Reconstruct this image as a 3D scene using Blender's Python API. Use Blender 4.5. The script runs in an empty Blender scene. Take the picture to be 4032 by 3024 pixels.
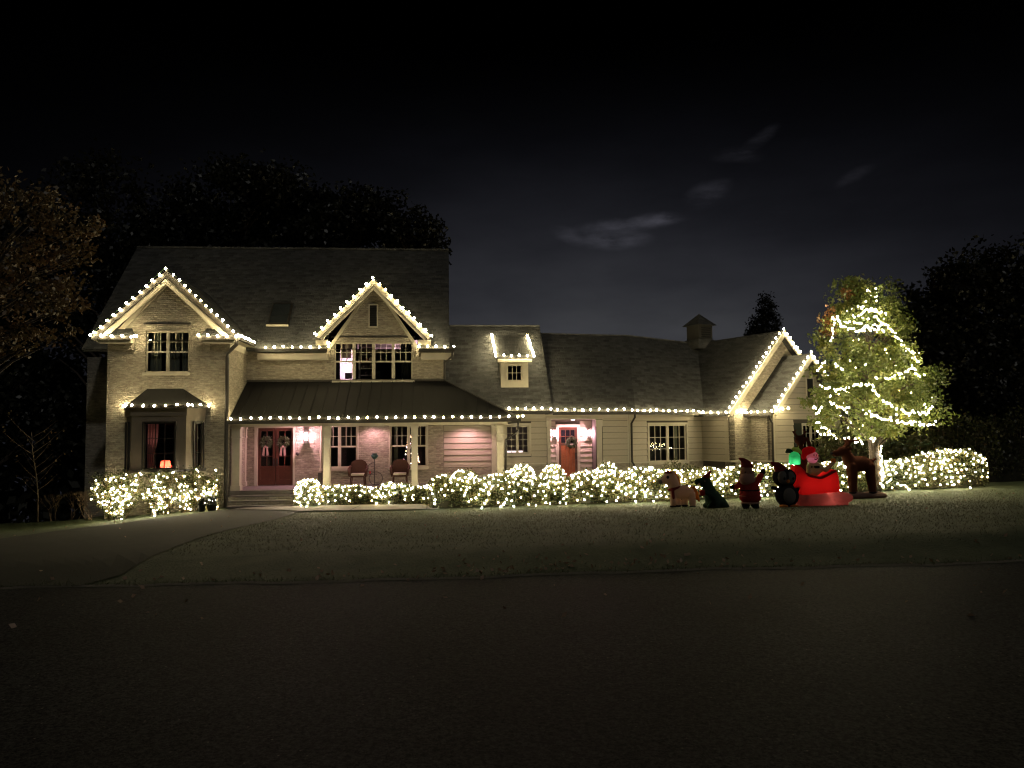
import bpy, bmesh, math, random
import numpy as np
from mathutils import Vector, Matrix, Euler
random.seed(7); rng = np.random.default_rng(7)
S = bpy.context.scene
COL = S.collection
# ---------------------------------------------------------------- camera
CZ = 3.2
PITCH = math.atan(0.058); ROLL = 0.0095; FPX = 3028.0
Fw = Vector((0, math.cos(PITCH), math.sin(PITCH)))
R0 = Vector((1, 0, 0)); U0 = Vector((0, -math.sin(PITCH), math.cos(PITCH)))
Rt = R0*math.cos(ROLL) - U0*math.sin(ROLL)
Up = R0*math.sin(ROLL) + U0*math.cos(ROLL)
cam_d = bpy.data.cameras.new('camera'); cam = bpy.data.objects.new('camera', cam_d); COL.objects.link(cam)
cam.matrix_world = Matrix(((Rt.x, Up.x, -Fw.x, 0), (Rt.y, Up.y, -Fw.y, 0), (Rt.z, Up.z, -Fw.z, CZ), (0, 0, 0, 1)))
cam_d.sensor_width = 36; cam_d.lens = 36*FPX/4032; cam_d.clip_end = 2000; cam_d.clip_start = 0.1
S.camera = cam
S.render.resolution_x = 1024; S.render.resolution_y = 768
# ---------------------------------------------------------------- view
S.view_settings.view_transform = 'Standard'; S.view_settings.look = 'None'
S.view_settings.gamma = 1; S.view_settings.exposure = 0; S.view_settings.use_curve_mapping = False
S.render.engine = 'CYCLES'
S.cycles.use_denoising = True; S.cycles.filter_width = 1.25
S.cycles.max_bounces = 5; S.cycles.diffuse_bounces = 3; S.cycles.glossy_bounces = 2; S.cycles.transmission_bounces = 3
S.cycles.transparent_max_bounces = 8; S.cycles.sample_clamp_indirect = 2.0; S.cycles.caustics_reflective = False; S.cycles.caustics_refractive = False
# ---------------------------------------------------------------- night sky
W = bpy.data.worlds.new('World'); S.world = W; W.use_nodes = True
nt = W.node_tree; nt.nodes.clear()
def wn(t, **k):
    n = nt.nodes.new(t)
    for a, b in k.items(): setattr(n, a, b)
    return n
def wm(op, a, b=None, c=None, clamp=False):
    n = wn('ShaderNodeMath', operation=op); n.use_clamp = clamp
    for i, q in enumerate((a, b, c)):
        if q is None: continue
        if isinstance(q, (int, float)): n.inputs[i].default_value = q
        else: nt.links.new(q, n.inputs[i])
    return n.outputs[0]
tc = wn('ShaderNodeTexCoord'); sp = wn('ShaderNodeSeparateXYZ'); nt.links.new(tc.outputs['Generated'], sp.inputs[0])
az = wm('ARCTAN2', sp.outputs[0], sp.outputs[1])               # 0 = straight ahead, + = right
el = wm('ARCSINE', sp.outputs[2])
nz = wn('ShaderNodeTexNoise'); nz.inputs['Scale'].default_value = 5; nz.inputs['Detail'].default_value = 5; nz.inputs['Roughness'].default_value = .55
mp = wn('ShaderNodeMapping'); mp.inputs['Scale'].default_value = (1, 1, 3.2); nt.links.new(tc.outputs['Generated'], mp.inputs[0]); nt.links.new(mp.outputs[0], nz.inputs['Vector'])
# town glow low over the horizon, fading upwards and to both sides
g_el = wm('POWER', wm('SUBTRACT', 1.0, wm('DIVIDE', wm('MAXIMUM', el, 0.0), 0.50), clamp=True), 2.5)
da = wm('DIVIDE', wm('SUBTRACT', az, 0.10), 0.44)
g_az = wm('POWER', 2.718, wm('MULTIPLY', wm('MULTIPLY', da, da), -1.0))
glow = wm('MULTIPLY', g_el, wm('ADD', g_az, 0.03))
hz = wm('MULTIPLY', glow, wm('ADD', 0.52, wm('MULTIPLY', nz.outputs[0], 0.96)))
cr = wn('ShaderNodeMixRGB'); cr.inputs[1].default_value = (.064, .066, .090, 1); cr.inputs[2].default_value = (.079, .081, .091, 1)
nt.links.new(wm('MULTIPLY', hz, 2.2, clamp=True), cr.inputs[0])
base = wn('ShaderNodeMixRGB', blend_type='MULTIPLY'); base.inputs[0].default_value = 1
nt.links.new(cr.outputs[0], base.inputs[1])
gcol = wn('ShaderNodeCombineXYZ'); hz2 = wm('MULTIPLY', hz, 1.0, clamp=True)
for i in range(3): nt.links.new(hz2, gcol.inputs[i])
nt.links.new(gcol.outputs[0], base.inputs[2])
# clouds lit by the town
def dirpx(px, py):
    d = Fw + Rt*((px-2016)/FPX) + Up*((1512-py)/FPX); return d.normalized()
warp = wn('ShaderNodeTexNoise'); warp.inputs['Scale'].default_value = 16; warp.inputs['Detail'].default_value = 4
nt.links.new(tc.outputs['Generated'], warp.inputs['Vector'])
wv = wm('SUBTRACT', warp.outputs[0], 0.5)
acc = None
for (px, py, wpx, hpx, rot, st) in ((2470, 885, 175, 26, .05, .036), (2610, 868, 60, 22, .1, .022), (2410, 942, 130, 30, -.02, .040), (2235, 925, 60, 26, -.4, .018),
                                    (2900, 605, 85, 26, -.1, .012), (2985, 548, 70, 22, .5, .014), (2790, 760, 75, 38, .35, .020), (3370, 695, 60, 18, .4, .008)):
    d = dirpx(px, py); a0 = math.atan2(d.x, d.y); e0 = math.asin(d.z)
    dx = wm('SUBTRACT', az, a0); dy = wm('SUBTRACT', el, e0)
    c, s = math.cos(rot), math.sin(rot)
    x2 = wm('DIVIDE', wm('ADD', wm('MULTIPLY', dx, c), wm('MULTIPLY', dy, s)), wpx/FPX)
    y2 = wm('DIVIDE', wm('ADD', wm('SUBTRACT', wm('MULTIPLY', dy, c), wm('MULTIPLY', dx, s)), wm('MULTIPLY', wv, .022)), hpx/FPX)
    r2 = wm('ADD', wm('ADD', wm('MULTIPLY', x2, x2), wm('MULTIPLY', y2, y2)), wm('MULTIPLY', wv, 1.3))
    m = wm('MULTIPLY', wm('POWER', wm('SUBTRACT', 1.0, wm('MULTIPLY', r2, .45), clamp=True), 2.0), st*.62)
    acc = m if acc is None else wm('ADD', acc, m)
mp2 = wn('ShaderNodeMapping'); mp2.inputs['Scale'].default_value = (1, 1, 3.4); nt.links.new(tc.outputs['Generated'], mp2.inputs[0])
nz2 = wn('ShaderNodeTexNoise'); nz2.inputs['Scale'].default_value = 14; nz2.inputs['Detail'].default_value = 6; nz2.inputs['Roughness'].default_value = .6; nt.links.new(mp2.outputs[0], nz2.inputs['Vector'])
acc = wm('MULTIPLY', acc, wm('ADD', .25, wm('MULTIPLY', wm('MULTIPLY', wm('SUBTRACT', nz2.outputs[0], .40), 4.5, clamp=True), 1.1)))
cc = wn('ShaderNodeCombineXYZ')
nt.links.new(acc, cc.inputs[0]); nt.links.new(wm('MULTIPLY', acc, .98), cc.inputs[1]); nt.links.new(wm('MULTIPLY', acc, 1.22), cc.inputs[2])
add = wn('ShaderNodeMixRGB', blend_type='ADD'); add.inputs[0].default_value = 1
nt.links.new(base.outputs[0], add.inputs[1]); nt.links.new(cc.outputs[0], add.inputs[2])
bg = wn('ShaderNodeBackground'); bg.inputs[1].default_value = 1.0; nt.links.new(add.outputs[0], bg.inputs[0])
wo = wn('ShaderNodeOutputWorld'); nt.links.new(bg.outputs[0], wo.inputs[0])
# ---------------------------------------------------------------- moonlight, from high in front and to the right
sd = bpy.data.lights.new('moon', 'SUN'); sd.energy = 0.20; sd.angle = math.radians(2); sd.color = (1, .97, .90)
so = bpy.data.objects.new('moon', sd); COL.objects.link(so)
so.rotation_euler = Vector((-.42, .8, -.62)).to_track_quat('-Z', 'Y').to_euler()

# ================================================================ helpers
class Fr:
    def __init__(s, ox, oy, th):
        s.o = Vector((ox, oy, 0)); s.th = math.radians(th)
        s.eu = Vector((math.cos(s.th), math.sin(s.th), 0)); s.ev = Vector((-math.sin(s.th), math.cos(s.th), 0))
    def P(s, u, v, z): return s.o + s.eu*u + s.ev*v + Vector((0, 0, z))
    def hit(s, px, py, v):
        d = Fw + Rt*((px-2016)/FPX) + Up*((1512-py)/FPX)
        c = Vector((0, 0, CZ)); t = (v - (c-s.o).dot(s.ev))/d.dot(s.ev); p = c + d*t
        return (p-s.o).dot(s.eu), p.z
    def U(s, px, v, py=1650): return s.hit(px, py, v)[0]
    def Z(s, py, v, px=2016): return s.hit(px, py, v)[1]
def PX(px, py, depth):
    d = Fw + Rt*((px-2016)/FPX) + Up*((1512-py)/FPX); t = depth/d.y
    return Vector((0, 0, CZ)) + d*t
M = Fr(0, 0, 4.7)
G = Fr(5.1, 32.1, 28)
WF = Fr(0, 0, 0)

class MB:
    def __init__(s, fr=WF): s.v = []; s.f = []; s.fr = fr
    def poly(s, pts):
        n = len(s.v); s.v += [tuple(s.fr.P(*p)) for p in pts]; s.f.append(tuple(range(n, n+len(pts)))); return s
    def wpoly(s, pts):
        n = len(s.v); s.v += [tuple(p) for p in pts]; s.f.append(tuple(range(n, n+len(pts)))); return s
    def box(s, u0, u1, v0, v1, z0, z1):
        n = len(s.v)
        for z in (z0, z1):
            for (u, v) in ((u0, v0), (u1, v0), (u1, v1), (u0, v1)): s.v.append(tuple(s.fr.P(u, v, z)))
        for q in ((0, 3, 2, 1), (4, 5, 6, 7), (0, 1, 5, 4), (1, 2, 6, 5), (2, 3, 7, 6), (3, 0, 4, 7)): s.f.append(tuple(n+i for i in q))
        return s
    def slab(s, pts, th, world=False):
        P = [Vector(p) if world else s.fr.P(*p) for p in pts]
        nrm = (P[1]-P[0]).cross(P[2]-P[0]).normalized()
        if nrm.z < 0: P.reverse(); nrm = -nrm
        n = len(s.v); k = len(P)
        s.v += [tuple(p) for p in P] + [tuple(p - nrm*th) for p in P]
        s.f.append(tuple(range(n, n+k))); s.f.append(tuple(range(n+2*k-1, n+k-1, -1)))
        for i in range(k): j = (i+1) % k; s.f.append((n+j, n+i, n+k+i, n+k+j))
        return s
    def bar(s, a, b, w, h=None):
        """rectangular bar between two world points"""
        a = Vector(a); b = Vector(b); d = (b-a).normalized(); h = h or w
        x = d.cross(Vector((0, 0, 1)));  x = Vector((1, 0, 0)) if x.length < 1e-3 else x.normalized(); y = x.cross(d)
        n = len(s.v)
        for p in (a, b):
            for (i, j) in ((-1, -1), (1, -1), (1, 1), (-1, 1)): s.v.append(tuple(p + x*i*w/2 + y*j*h/2))
        for q in ((0, 3, 2, 1), (4, 5, 6, 7), (0, 1, 5, 4), (1, 2, 6, 5), (2, 3, 7, 6), (3, 0, 4, 7)): s.f.append(tuple(n+i for i in q))
        return s
    def tube(s, pts, r, seg=8, r2=None):
        pts = [Vector(p) for p in pts]; n0 = len(s.v); k = len(pts)
        for i, p in enumerate(pts):
            d = (pts[min(i+1, k-1)] - pts[max(i-1, 0)]).normalized()
            x = d.cross(Vector((.13, .2, 1))); x.normalize(); y = d.cross(x)
            rr = r if r2 is None else r + (r2-r)*i/max(1, k-1)
            for j in range(seg):
                a = 2*math.pi*j/seg; s.v.append(tuple(p + (x*math.cos(a) + y*math.sin(a))*rr))
        for i in range(k-1):
            for j in range(seg):
                a = n0+i*seg+j; b = n0+i*seg+(j+1) % seg; s.f.append((a, b, b+seg, a+seg))
        s.f.append(tuple(n0+j for j in range(seg-1, -1, -1))); s.f.append(tuple(n0+(k-1)*seg+j for j in range(seg)))
        return s
    def lathe(s, c, prof, seg=16, axis=None):
        c = Vector(c); n0 = len(s.v)
        q = Vector((0, 0, 1)).rotation_difference(Vector(axis)) if axis is not None else None
        for (r, z) in prof:
            for j in range(seg):
                a = 2*math.pi*j/seg; p = Vector((r*math.cos(a), r*math.sin(a), z))
                if q: p = q @ p
                s.v.append(tuple(c+p))
        k = len(prof)
        for i in range(k-1):
            for j in range(seg):
                a = n0+i*seg+j; b = n0+i*seg+(j+1) % seg; s.f.append((a, b, b+seg, a+seg))
        s.f.append(tuple(n0+j for j in range(seg-1, -1, -1))); s.f.append(tuple(n0+(k-1)*seg+j for j in range(seg)))
        return s
    def ball(s, c, r, seg=12, sc=(1, 1, 1)):
        pr = [(max(.001, math.sin(math.pi*i/8))*r, -math.cos(math.pi*i/8)*r) for i in range(9)]
        n0 = len(s.v); s.lathe((0, 0, 0), pr, seg)
        c = Vector(c)
        for i in range(n0, len(s.v)):
            p = s.v[i]; s.v[i] = (c.x+p[0]*sc[0], c.y+p[1]*sc[1], c.z+p[2]*sc[2])
        return s
    def mesh(s, name):
        me = bpy.data.meshes.new(name); me.from_pydata(s.v, [], s.f); me.update(); return me
    def build(s, name, mat, parent=None, smooth=False, kind=None):
        me = s.mesh(name); me.materials.append(mat)
        if smooth: me.polygons.foreach_set('use_smooth', [True]*len(me.polygons))
        o = bpy.data.objects.new(name, me); COL.objects.link(o)
        if parent: o.parent = parent; o.matrix_parent_inverse = parent.matrix_basis.inverted()
        if kind: o['kind'] = kind
        return o
def tag(o, label=None, cat=None, group=None, kind=None):
    if label: o['label'] = label
    if cat: o['category'] = cat
    if group: o['group'] = group
    if kind: o['kind'] = kind
    return o
def empty(name, loc, label, cat, group=None):
    o = bpy.data.objects.new(name, None); COL.objects.link(o); o.location = loc; o.empty_display_size = .2
    return tag(o, label, cat, group)
def inst(me, name, parent, loc, sc=(1, 1, 1), rz=0, rot=None):
    o = bpy.data.objects.new(name, me); COL.objects.link(o)
    if parent: o.parent = parent; o.matrix_parent_inverse = parent.matrix_basis.inverted()
    o.location = loc; o.scale = sc; o.rotation_euler = rot if rot else (0, 0, rz)
    return o

# ================================================================ materials
def mat(name, col, rough=.8, bump=None, noise=None, metal=0, spec=.3, emit=None, es=0):
    """col base; noise=(scale, amount, col2); bump=(kind, scale, strength)"""
    m = bpy.data.materials.new(name); m.use_nodes = True; t = m.node_tree; b = t.nodes['Principled BSDF']
    b.inputs['Base Color'].default_value = (*col, 1); b.inputs['Roughness'].default_value = rough
    b.inputs['Metallic'].default_value = metal; b.inputs['Specular IOR Level'].default_value = spec
    tcn = t.nodes.new('ShaderNodeTexCoord')
    if noise:
        n = t.nodes.new('ShaderNodeTexNoise'); n.inputs['Scale'].default_value = noise[0]; n.inputs['Detail'].default_value = 6
        n.inputs['Roughness'].default_value = .65
        t.links.new(tcn.outputs['Object'], n.inputs['Vector'])
        r = t.nodes.new('ShaderNodeValToRGB'); r.color_ramp.elements[0].position = .5-noise[1]; r.color_ramp.elements[1].position = .5+noise[1]
        r.color_ramp.elements[0].color = (*col, 1); r.color_ramp.elements[1].color = (*noise[2], 1)
        t.links.new(n.outputs[0], r.inputs[0]); t.links.new(r.outputs[0], b.inputs['Base Color'])
    if bump:
        bn = t.nodes.new('ShaderNodeBump'); bn.inputs['Strength'].default_value = bump[2]; bn.inputs['Distance'].default_value = bump[3] if len(bump) > 3 else .03
        n2 = t.nodes.new('ShaderNodeTexNoise'); n2.inputs['Scale'].default_value = bump[1]; n2.inputs['Detail'].default_value = 5
        t.links.new(tcn.outputs['Object'], n2.inputs['Vector']); t.links.new(n2.outputs[0], bn.inputs['Height'])
        t.links.new(bn.outputs[0], b.inputs['Normal'])
    if emit:
        b.inputs['Emission Color'].default_value = (*emit, 1); b.inputs['Emission Strength'].default_value = es
    return m
def brickmat(name, c1, c2, bw=.21, bh=.075, mort=.012, strength=.8, shingle=False, slope=1.0):
    m = bpy.data.materials.new(name); m.use_nodes = True; t = m.node_tree; b = t.nodes['Principled BSDF']
    b.inputs['Roughness'].default_value = .85; b.inputs['Specular IOR Level'].default_value = .2
    tcn = t.nodes.new('ShaderNodeTexCoord'); sx = t.nodes.new('ShaderNodeSeparateXYZ'); t.links.new(tcn.outputs['Object'], sx.inputs[0])
    ad = t.nodes.new('ShaderNodeMath'); ad.operation = 'ADD'; t.links.new(sx.outputs[0], ad.inputs[0])
    if shingle: ad.inputs[1].default_value = 0
    else: t.links.new(sx.outputs[1], ad.inputs[1])
    wob = t.nodes.new('ShaderNodeTexNoise'); wob.inputs['Scale'].default_value = 1.3; t.links.new(tcn.outputs['Object'], wob.inputs['Vector'])
    wo_ = t.nodes.new('ShaderNodeMath'); wo_.operation = 'MULTIPLY_ADD'; wo_.inputs[1].default_value = .05; t.links.new(wob.outputs[0], wo_.inputs[0]); t.links.new(sx.outputs[2], wo_.inputs[2])
    cb = t.nodes.new('ShaderNodeCombineXYZ'); t.links.new(ad.outputs[0], cb.inputs[0]); t.links.new(wo_.outputs[0], cb.inputs[1])
    br = t.nodes.new('ShaderNodeTexBrick'); br.inputs['Scale'].default_value = 1; br.inputs['Brick Width'].default_value = bw; br.inputs['Row Height'].default_value = bh
    br.inputs['Mortar Size'].default_value = mort; br.inputs['Mortar Smooth'].default_value = .4; br.inputs['Bias'].default_value = 0
    br.inputs['Color1'].default_value = (*c1, 1); br.inputs['Color2'].default_value = (*c2, 1); br.inputs['Mortar'].default_value = (c1[0]*.8, c1[1]*.8, c1[2]*.8, 1)
    t.links.new(cb.outputs[0], br.inputs['Vector'])
    n = t.nodes.new('ShaderNodeTexNoise'); n.inputs['Scale'].default_value = 7 if not shingle else 3; n.inputs['Detail'].default_value = 8; n.inputs['Roughness'].default_value = .7
    mpn = t.nodes.new('ShaderNodeMapping'); mpn.inputs['Scale'].default_value = (1, 1, 2.2); t.links.new(tcn.outputs['Object'], mpn.inputs[0]); t.links.new(mpn.outputs[0], n.inputs['Vector'])
    mx = t.nodes.new('ShaderNodeMixRGB'); mx.blend_type = 'MULTIPLY'; mx.inputs[0].default_value = .75
    rp = t.nodes.new('ShaderNodeValToRGB'); rp.color_ramp.elements[0].position = .3; rp.color_ramp.elements[0].color = (.40, .37, .34, 1); rp.color_ramp.elements[1].position = .7
    t.links.new(n.outputs[0], rp.inputs[0]); t.links.new(br.outputs[0], mx.inputs[1]); t.links.new(rp.outputs[0], mx.inputs[2]); t.links.new(mx.outputs[0], b.inputs['Base Color'])
    h = t.nodes.new('ShaderNodeMath'); h.operation = 'MULTIPLY_ADD'; t.links.new(br.outputs['Fac'], h.inputs[0]); h.inputs[1].default_value = -.6
    t.links.new(n.outputs[0], h.inputs[2])
    bn = t.nodes.new('ShaderNodeBump'); bn.inputs['Strength'].default_value = strength; bn.inputs['Distance'].default_value = .05
    t.links.new(h.outputs[0], bn.inputs['Height']); t.links.new(bn.outputs[0], b.inputs['Normal'])
    return m
def leafmat(name, cols, scale=1.5, trans=.35):
    m = bpy.data.materials.new(name); m.use_nodes = True; t = m.node_tree; t.nodes.clear()
    tcn = t.nodes.new('ShaderNodeTexCoord'); n = t.nodes.new('ShaderNodeTexNoise'); n.inputs['Scale'].default_value = scale; n.inputs['Detail'].default_value = 6; n.inputs['Roughness'].default_value = .8
    t.links.new(tcn.outputs['Object'], n.inputs['Vector']); r = t.nodes.new('ShaderNodeValToRGB')
    while len(r.color_ramp.elements) < len(cols): r.color_ramp.elements.new(.5)
    for i, c in enumerate(cols):
        e = r.color_ramp.elements[i]; e.position = .32+.36*i/(len(cols)-1); e.color = (*c, 1)
    t.links.new(n.outputs[0], r.inputs[0])
    d = t.nodes.new('ShaderNodeBsdfDiffuse'); tr = t.nodes.new('ShaderNodeBsdfTranslucent'); gl = t.nodes.new('ShaderNodeBsdfGlossy'); gl.inputs['Roughness'].default_value = .45
    mx = t.nodes.new('ShaderNodeMixShader'); mx.inputs[0].default_value = trans; mx2 = t.nodes.new('ShaderNodeMixShader'); mx2.inputs[0].default_value = .05
    t.links.new(r.outputs[0], d.inputs[0]); t.links.new(r.outputs[0], tr.inputs[0]); t.links.new(d.outputs[0], mx.inputs[1]); t.links.new(tr.outputs[0], mx.inputs[2])
    t.links.new(mx.outputs[0], mx2.inputs[1]); t.links.new(gl.outputs[0], mx2.inputs[2])
    o = t.nodes.new('ShaderNodeOutputMaterial'); t.links.new(mx2.outputs[0], o.inputs[0]); return m
def glow(name, col, s):
    m = bpy.data.materials.new(name); m.use_nodes = True; t = m.node_tree; t.nodes.clear()
    e = t.nodes.new('ShaderNodeEmission'); e.inputs[0].default_value = (*col, 1); e.inputs[1].default_value = s
    o = t.nodes.new('ShaderNodeOutputMaterial'); t.links.new(e.outputs[0], o.inputs[0]); return m
def fabric(name, col, trans=.5):
    m = bpy.data.materials.new(name); m.use_nodes = True; t = m.node_tree; t.nodes.clear()
    d = t.nodes.new('ShaderNodeBsdfDiffuse'); tr = t.nodes.new('ShaderNodeBsdfTranslucent'); mx = t.nodes.new('ShaderNodeMixShader'); mx.inputs[0].default_value = trans
    tcn = t.nodes.new('ShaderNodeTexCoord'); n = t.nodes.new('ShaderNodeTexNoise'); n.inputs['Scale'].default_value = 5; n.inputs['Detail'].default_value = 4
    t.links.new(tcn.outputs['Object'], n.inputs['Vector']); bn = t.nodes.new('ShaderNodeBump'); bn.inputs['Strength'].default_value = .5; bn.inputs['Distance'].default_value = .05
    t.links.new(n.outputs[0], bn.inputs['Height']); t.links.new(bn.outputs[0], d.inputs['Normal'])
    d.inputs[0].default_value = (*col, 1); tr.inputs[0].default_value = (*col, 1)
    t.links.new(d.outputs[0], mx.inputs[1]); t.links.new(tr.outputs[0], mx.inputs[2])
    o = t.nodes.new('ShaderNodeOutputMaterial'); t.links.new(mx.outputs[0], o.inputs[0]); return m
def glassmat():
    m = bpy.data.materials.new('window_glass'); m.use_nodes = True; t = m.node_tree; t.nodes.clear()
    tr = t.nodes.new('ShaderNodeBsdfTransparent'); tr.inputs[0].default_value = (.86, .88, .86, 1); g = t.nodes.new('ShaderNodeBsdfGlossy'); g.inputs['Roughness'].default_value = .03
    f = t.nodes.new('ShaderNodeFresnel'); f.inputs[0].default_value = 1.35; mx = t.nodes.new('ShaderNodeMixShader')
    t.links.new(f.outputs[0], mx.inputs[0]); t.links.new(tr.outputs[0], mx.inputs[1]); t.links.new(g.outputs[0], mx.inputs[2])
    o = t.nodes.new('ShaderNodeOutputMaterial'); t.links.new(mx.outputs[0], o.inputs[0]); return m
BRICK = brickmat('painted_brick', (.50, .455, .37), (.34, .30, .25), strength=1.0)
STONE = brickmat('painted_stone_base', (.44, .40, .33), (.36, .33, .27), bw=.4, bh=.15)
SHING = brickmat('dark_shingles', (.108, .112, .115), (.058, .060, .063), bw=.3, bh=.14, mort=.015, strength=.9, shingle=True)
METAL = mat('dark_metal_roof', (.020, .019, .018), .75, bump=('n', 2.0, .15), spec=.12)
TRIM = mat('cream_trim_paint', (.50, .46, .37), .6, noise=(3, .25, (.42, .385, .31)))
BACK = mat('siding_backing', (.07, .062, .05), .9)
SIDE = mat('cream_siding_paint', (.42, .38, .305), .7, noise=(5, .3, (.35, .315, .25)), bump=('n', 12, .3, .01))
BRONZE = mat('dark_bronze_metal', (.028, .024, .020), .5, spec=.5)
WOOD = mat('stained_door_wood', (.20, .05, .018), .45, noise=(14, .25, (.30, .085, .028)), spec=.4)
GLASS = glassmat()
INT = mat('room_wall_paint', (.32, .26, .27), .9, noise=(4, .3, (.28, .23, .24)))
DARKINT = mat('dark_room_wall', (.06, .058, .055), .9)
DARK = mat('louver_black', (.012, .012, .012), .7)
GREEN_SH = mat('dark_green_shutter', (.02, .025, .02), .6)
DRIVE = mat('worn_driveway', (.036, .041, .033), .9, noise=(1.6, .3, (.022, .026, .020)), bump=('n', 40, .6, .01), spec=.2)
WOOD2 = mat('dark_door_wood', (.055, .019, .012), .4, noise=(14, .25, (.085, .030, .018)), spec=.4)
CONC = mat('concrete', (.17, .155, .135), .9, noise=(3, .2, (.12, .11, .10)), bump=('n', 30, .4, .01))
CURT = mat('curtain_cloth', (.42, .40, .34), .9, noise=(3, .3, (.33, .31, .27)))
WIRE = mat('green_wire', (.02, .04, .02), .5)
BARK = mat('tree_bark', (.07, .055, .042), .9, noise=(8, .3, (.04, .03, .024)), bump=('n', 14, .8, .04))
BULB_ROOF = glow('warm_bulb_large', (1.0, .82, .44), 215)
BULB_NET = glow('warm_bulb_small', (1.0, .82, .43), 150)
BULB_ROOF2 = glow('warm_bulb_large_weak', (1.0, .78, .34), 95); BULB_NET2 = glow('warm_bulb_small_weak', (1.0, .72, .34), 55); BULB_NET3 = glow('cool_bulb_small', (1.0, .92, .72), 190)
# ================================================================ terrain
def lerp(a, b, t): t = max(0, min(1, t)); return a+(b-a)*t
def sm(t): t = max(0, min(1, t)); return t*t*(3-2*t)
BX = [(-40, -3.9), (-22, -3.45), (-15.5, -3.2), (-10.6, -2.78), (-7.5, -2.66), (-2.6, -2.70), (5.3, -2.57), (12, -2.42), (17.5, -2.27), (26, -2.0), (60, -1.6)]
def base_rel(x):
    if x <= BX[0][0]: return BX[0][1]
    for (a, za), (b, zb) in zip(BX, BX[1:]):
        if x <= b: return za+(zb-za)*(x-a)/(b-a)
    return BX[-1][1]
def road_edge(x): return 9.05+(.105 if x > 0 else .085)*x + .035*math.sin(3.3*x)+.025*math.sin(8.1*x+1)+.05*math.sin(.9*x)
def ground(x, y):
    re = road_edge(x); rel_road = -1.72
    if y < re: return CZ+rel_road
    lawn0 = -1.62 + .012*x
    b = base_rel(x*27/max(y, 27) if y > 27 else x)
    t = (y-re-1.6)/(26.5-re-1.6)
    z = lerp(lawn0, b, sm(t)*.6+.4*max(0, min(1, t)))
    if y < re+1.6: z = lerp(rel_road, lawn0, sm((y-re)/1.6))
    if y > 27: z = b
    if x < -15 and y > 28.5: z -= min(4, (y-28.5)*.25)*min(1, (-15-x)/2)
    if x > 14: z -= max(0, y-30.5)*.09*min(1, (x-14)/3)
    if y > 42: z -= min(3, (y-42)*.1)
    return CZ+z
def sheet(name, xs, ys, m, dz=0, mask=None, kind='structure'):
    V = []; idx = {}
    for j, y in enumerate(ys):
        for i, x in enumerate(xs): idx[i, j] = len(V); V.append((x, y, ground(x, y)+dz))
    F = [(idx[i, j], idx[i+1, j], idx[i+1, j+1], idx[i, j+1]) for j in range(len(ys)-1) for i in range(len(xs)-1)
         if mask is None or mask((xs[i]+xs[i+1])/2, (ys[j]+ys[j+1])/2)]
    me = bpy.data.meshes.new(name); me.from_pydata(V, [], F); me.materials.append(m); me.polygons.foreach_set('use_smooth', [True]*len(F))
    o = bpy.data.objects.new(name, me); COL.objects.link(o); o['kind'] = kind; return o
GRASS = mat('night_lawn_grass', (.045, .066, .036), .8, noise=(1.9, .22, (.105, .125, .072)), bump=('n', 30, .8, .05), spec=.2)
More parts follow.
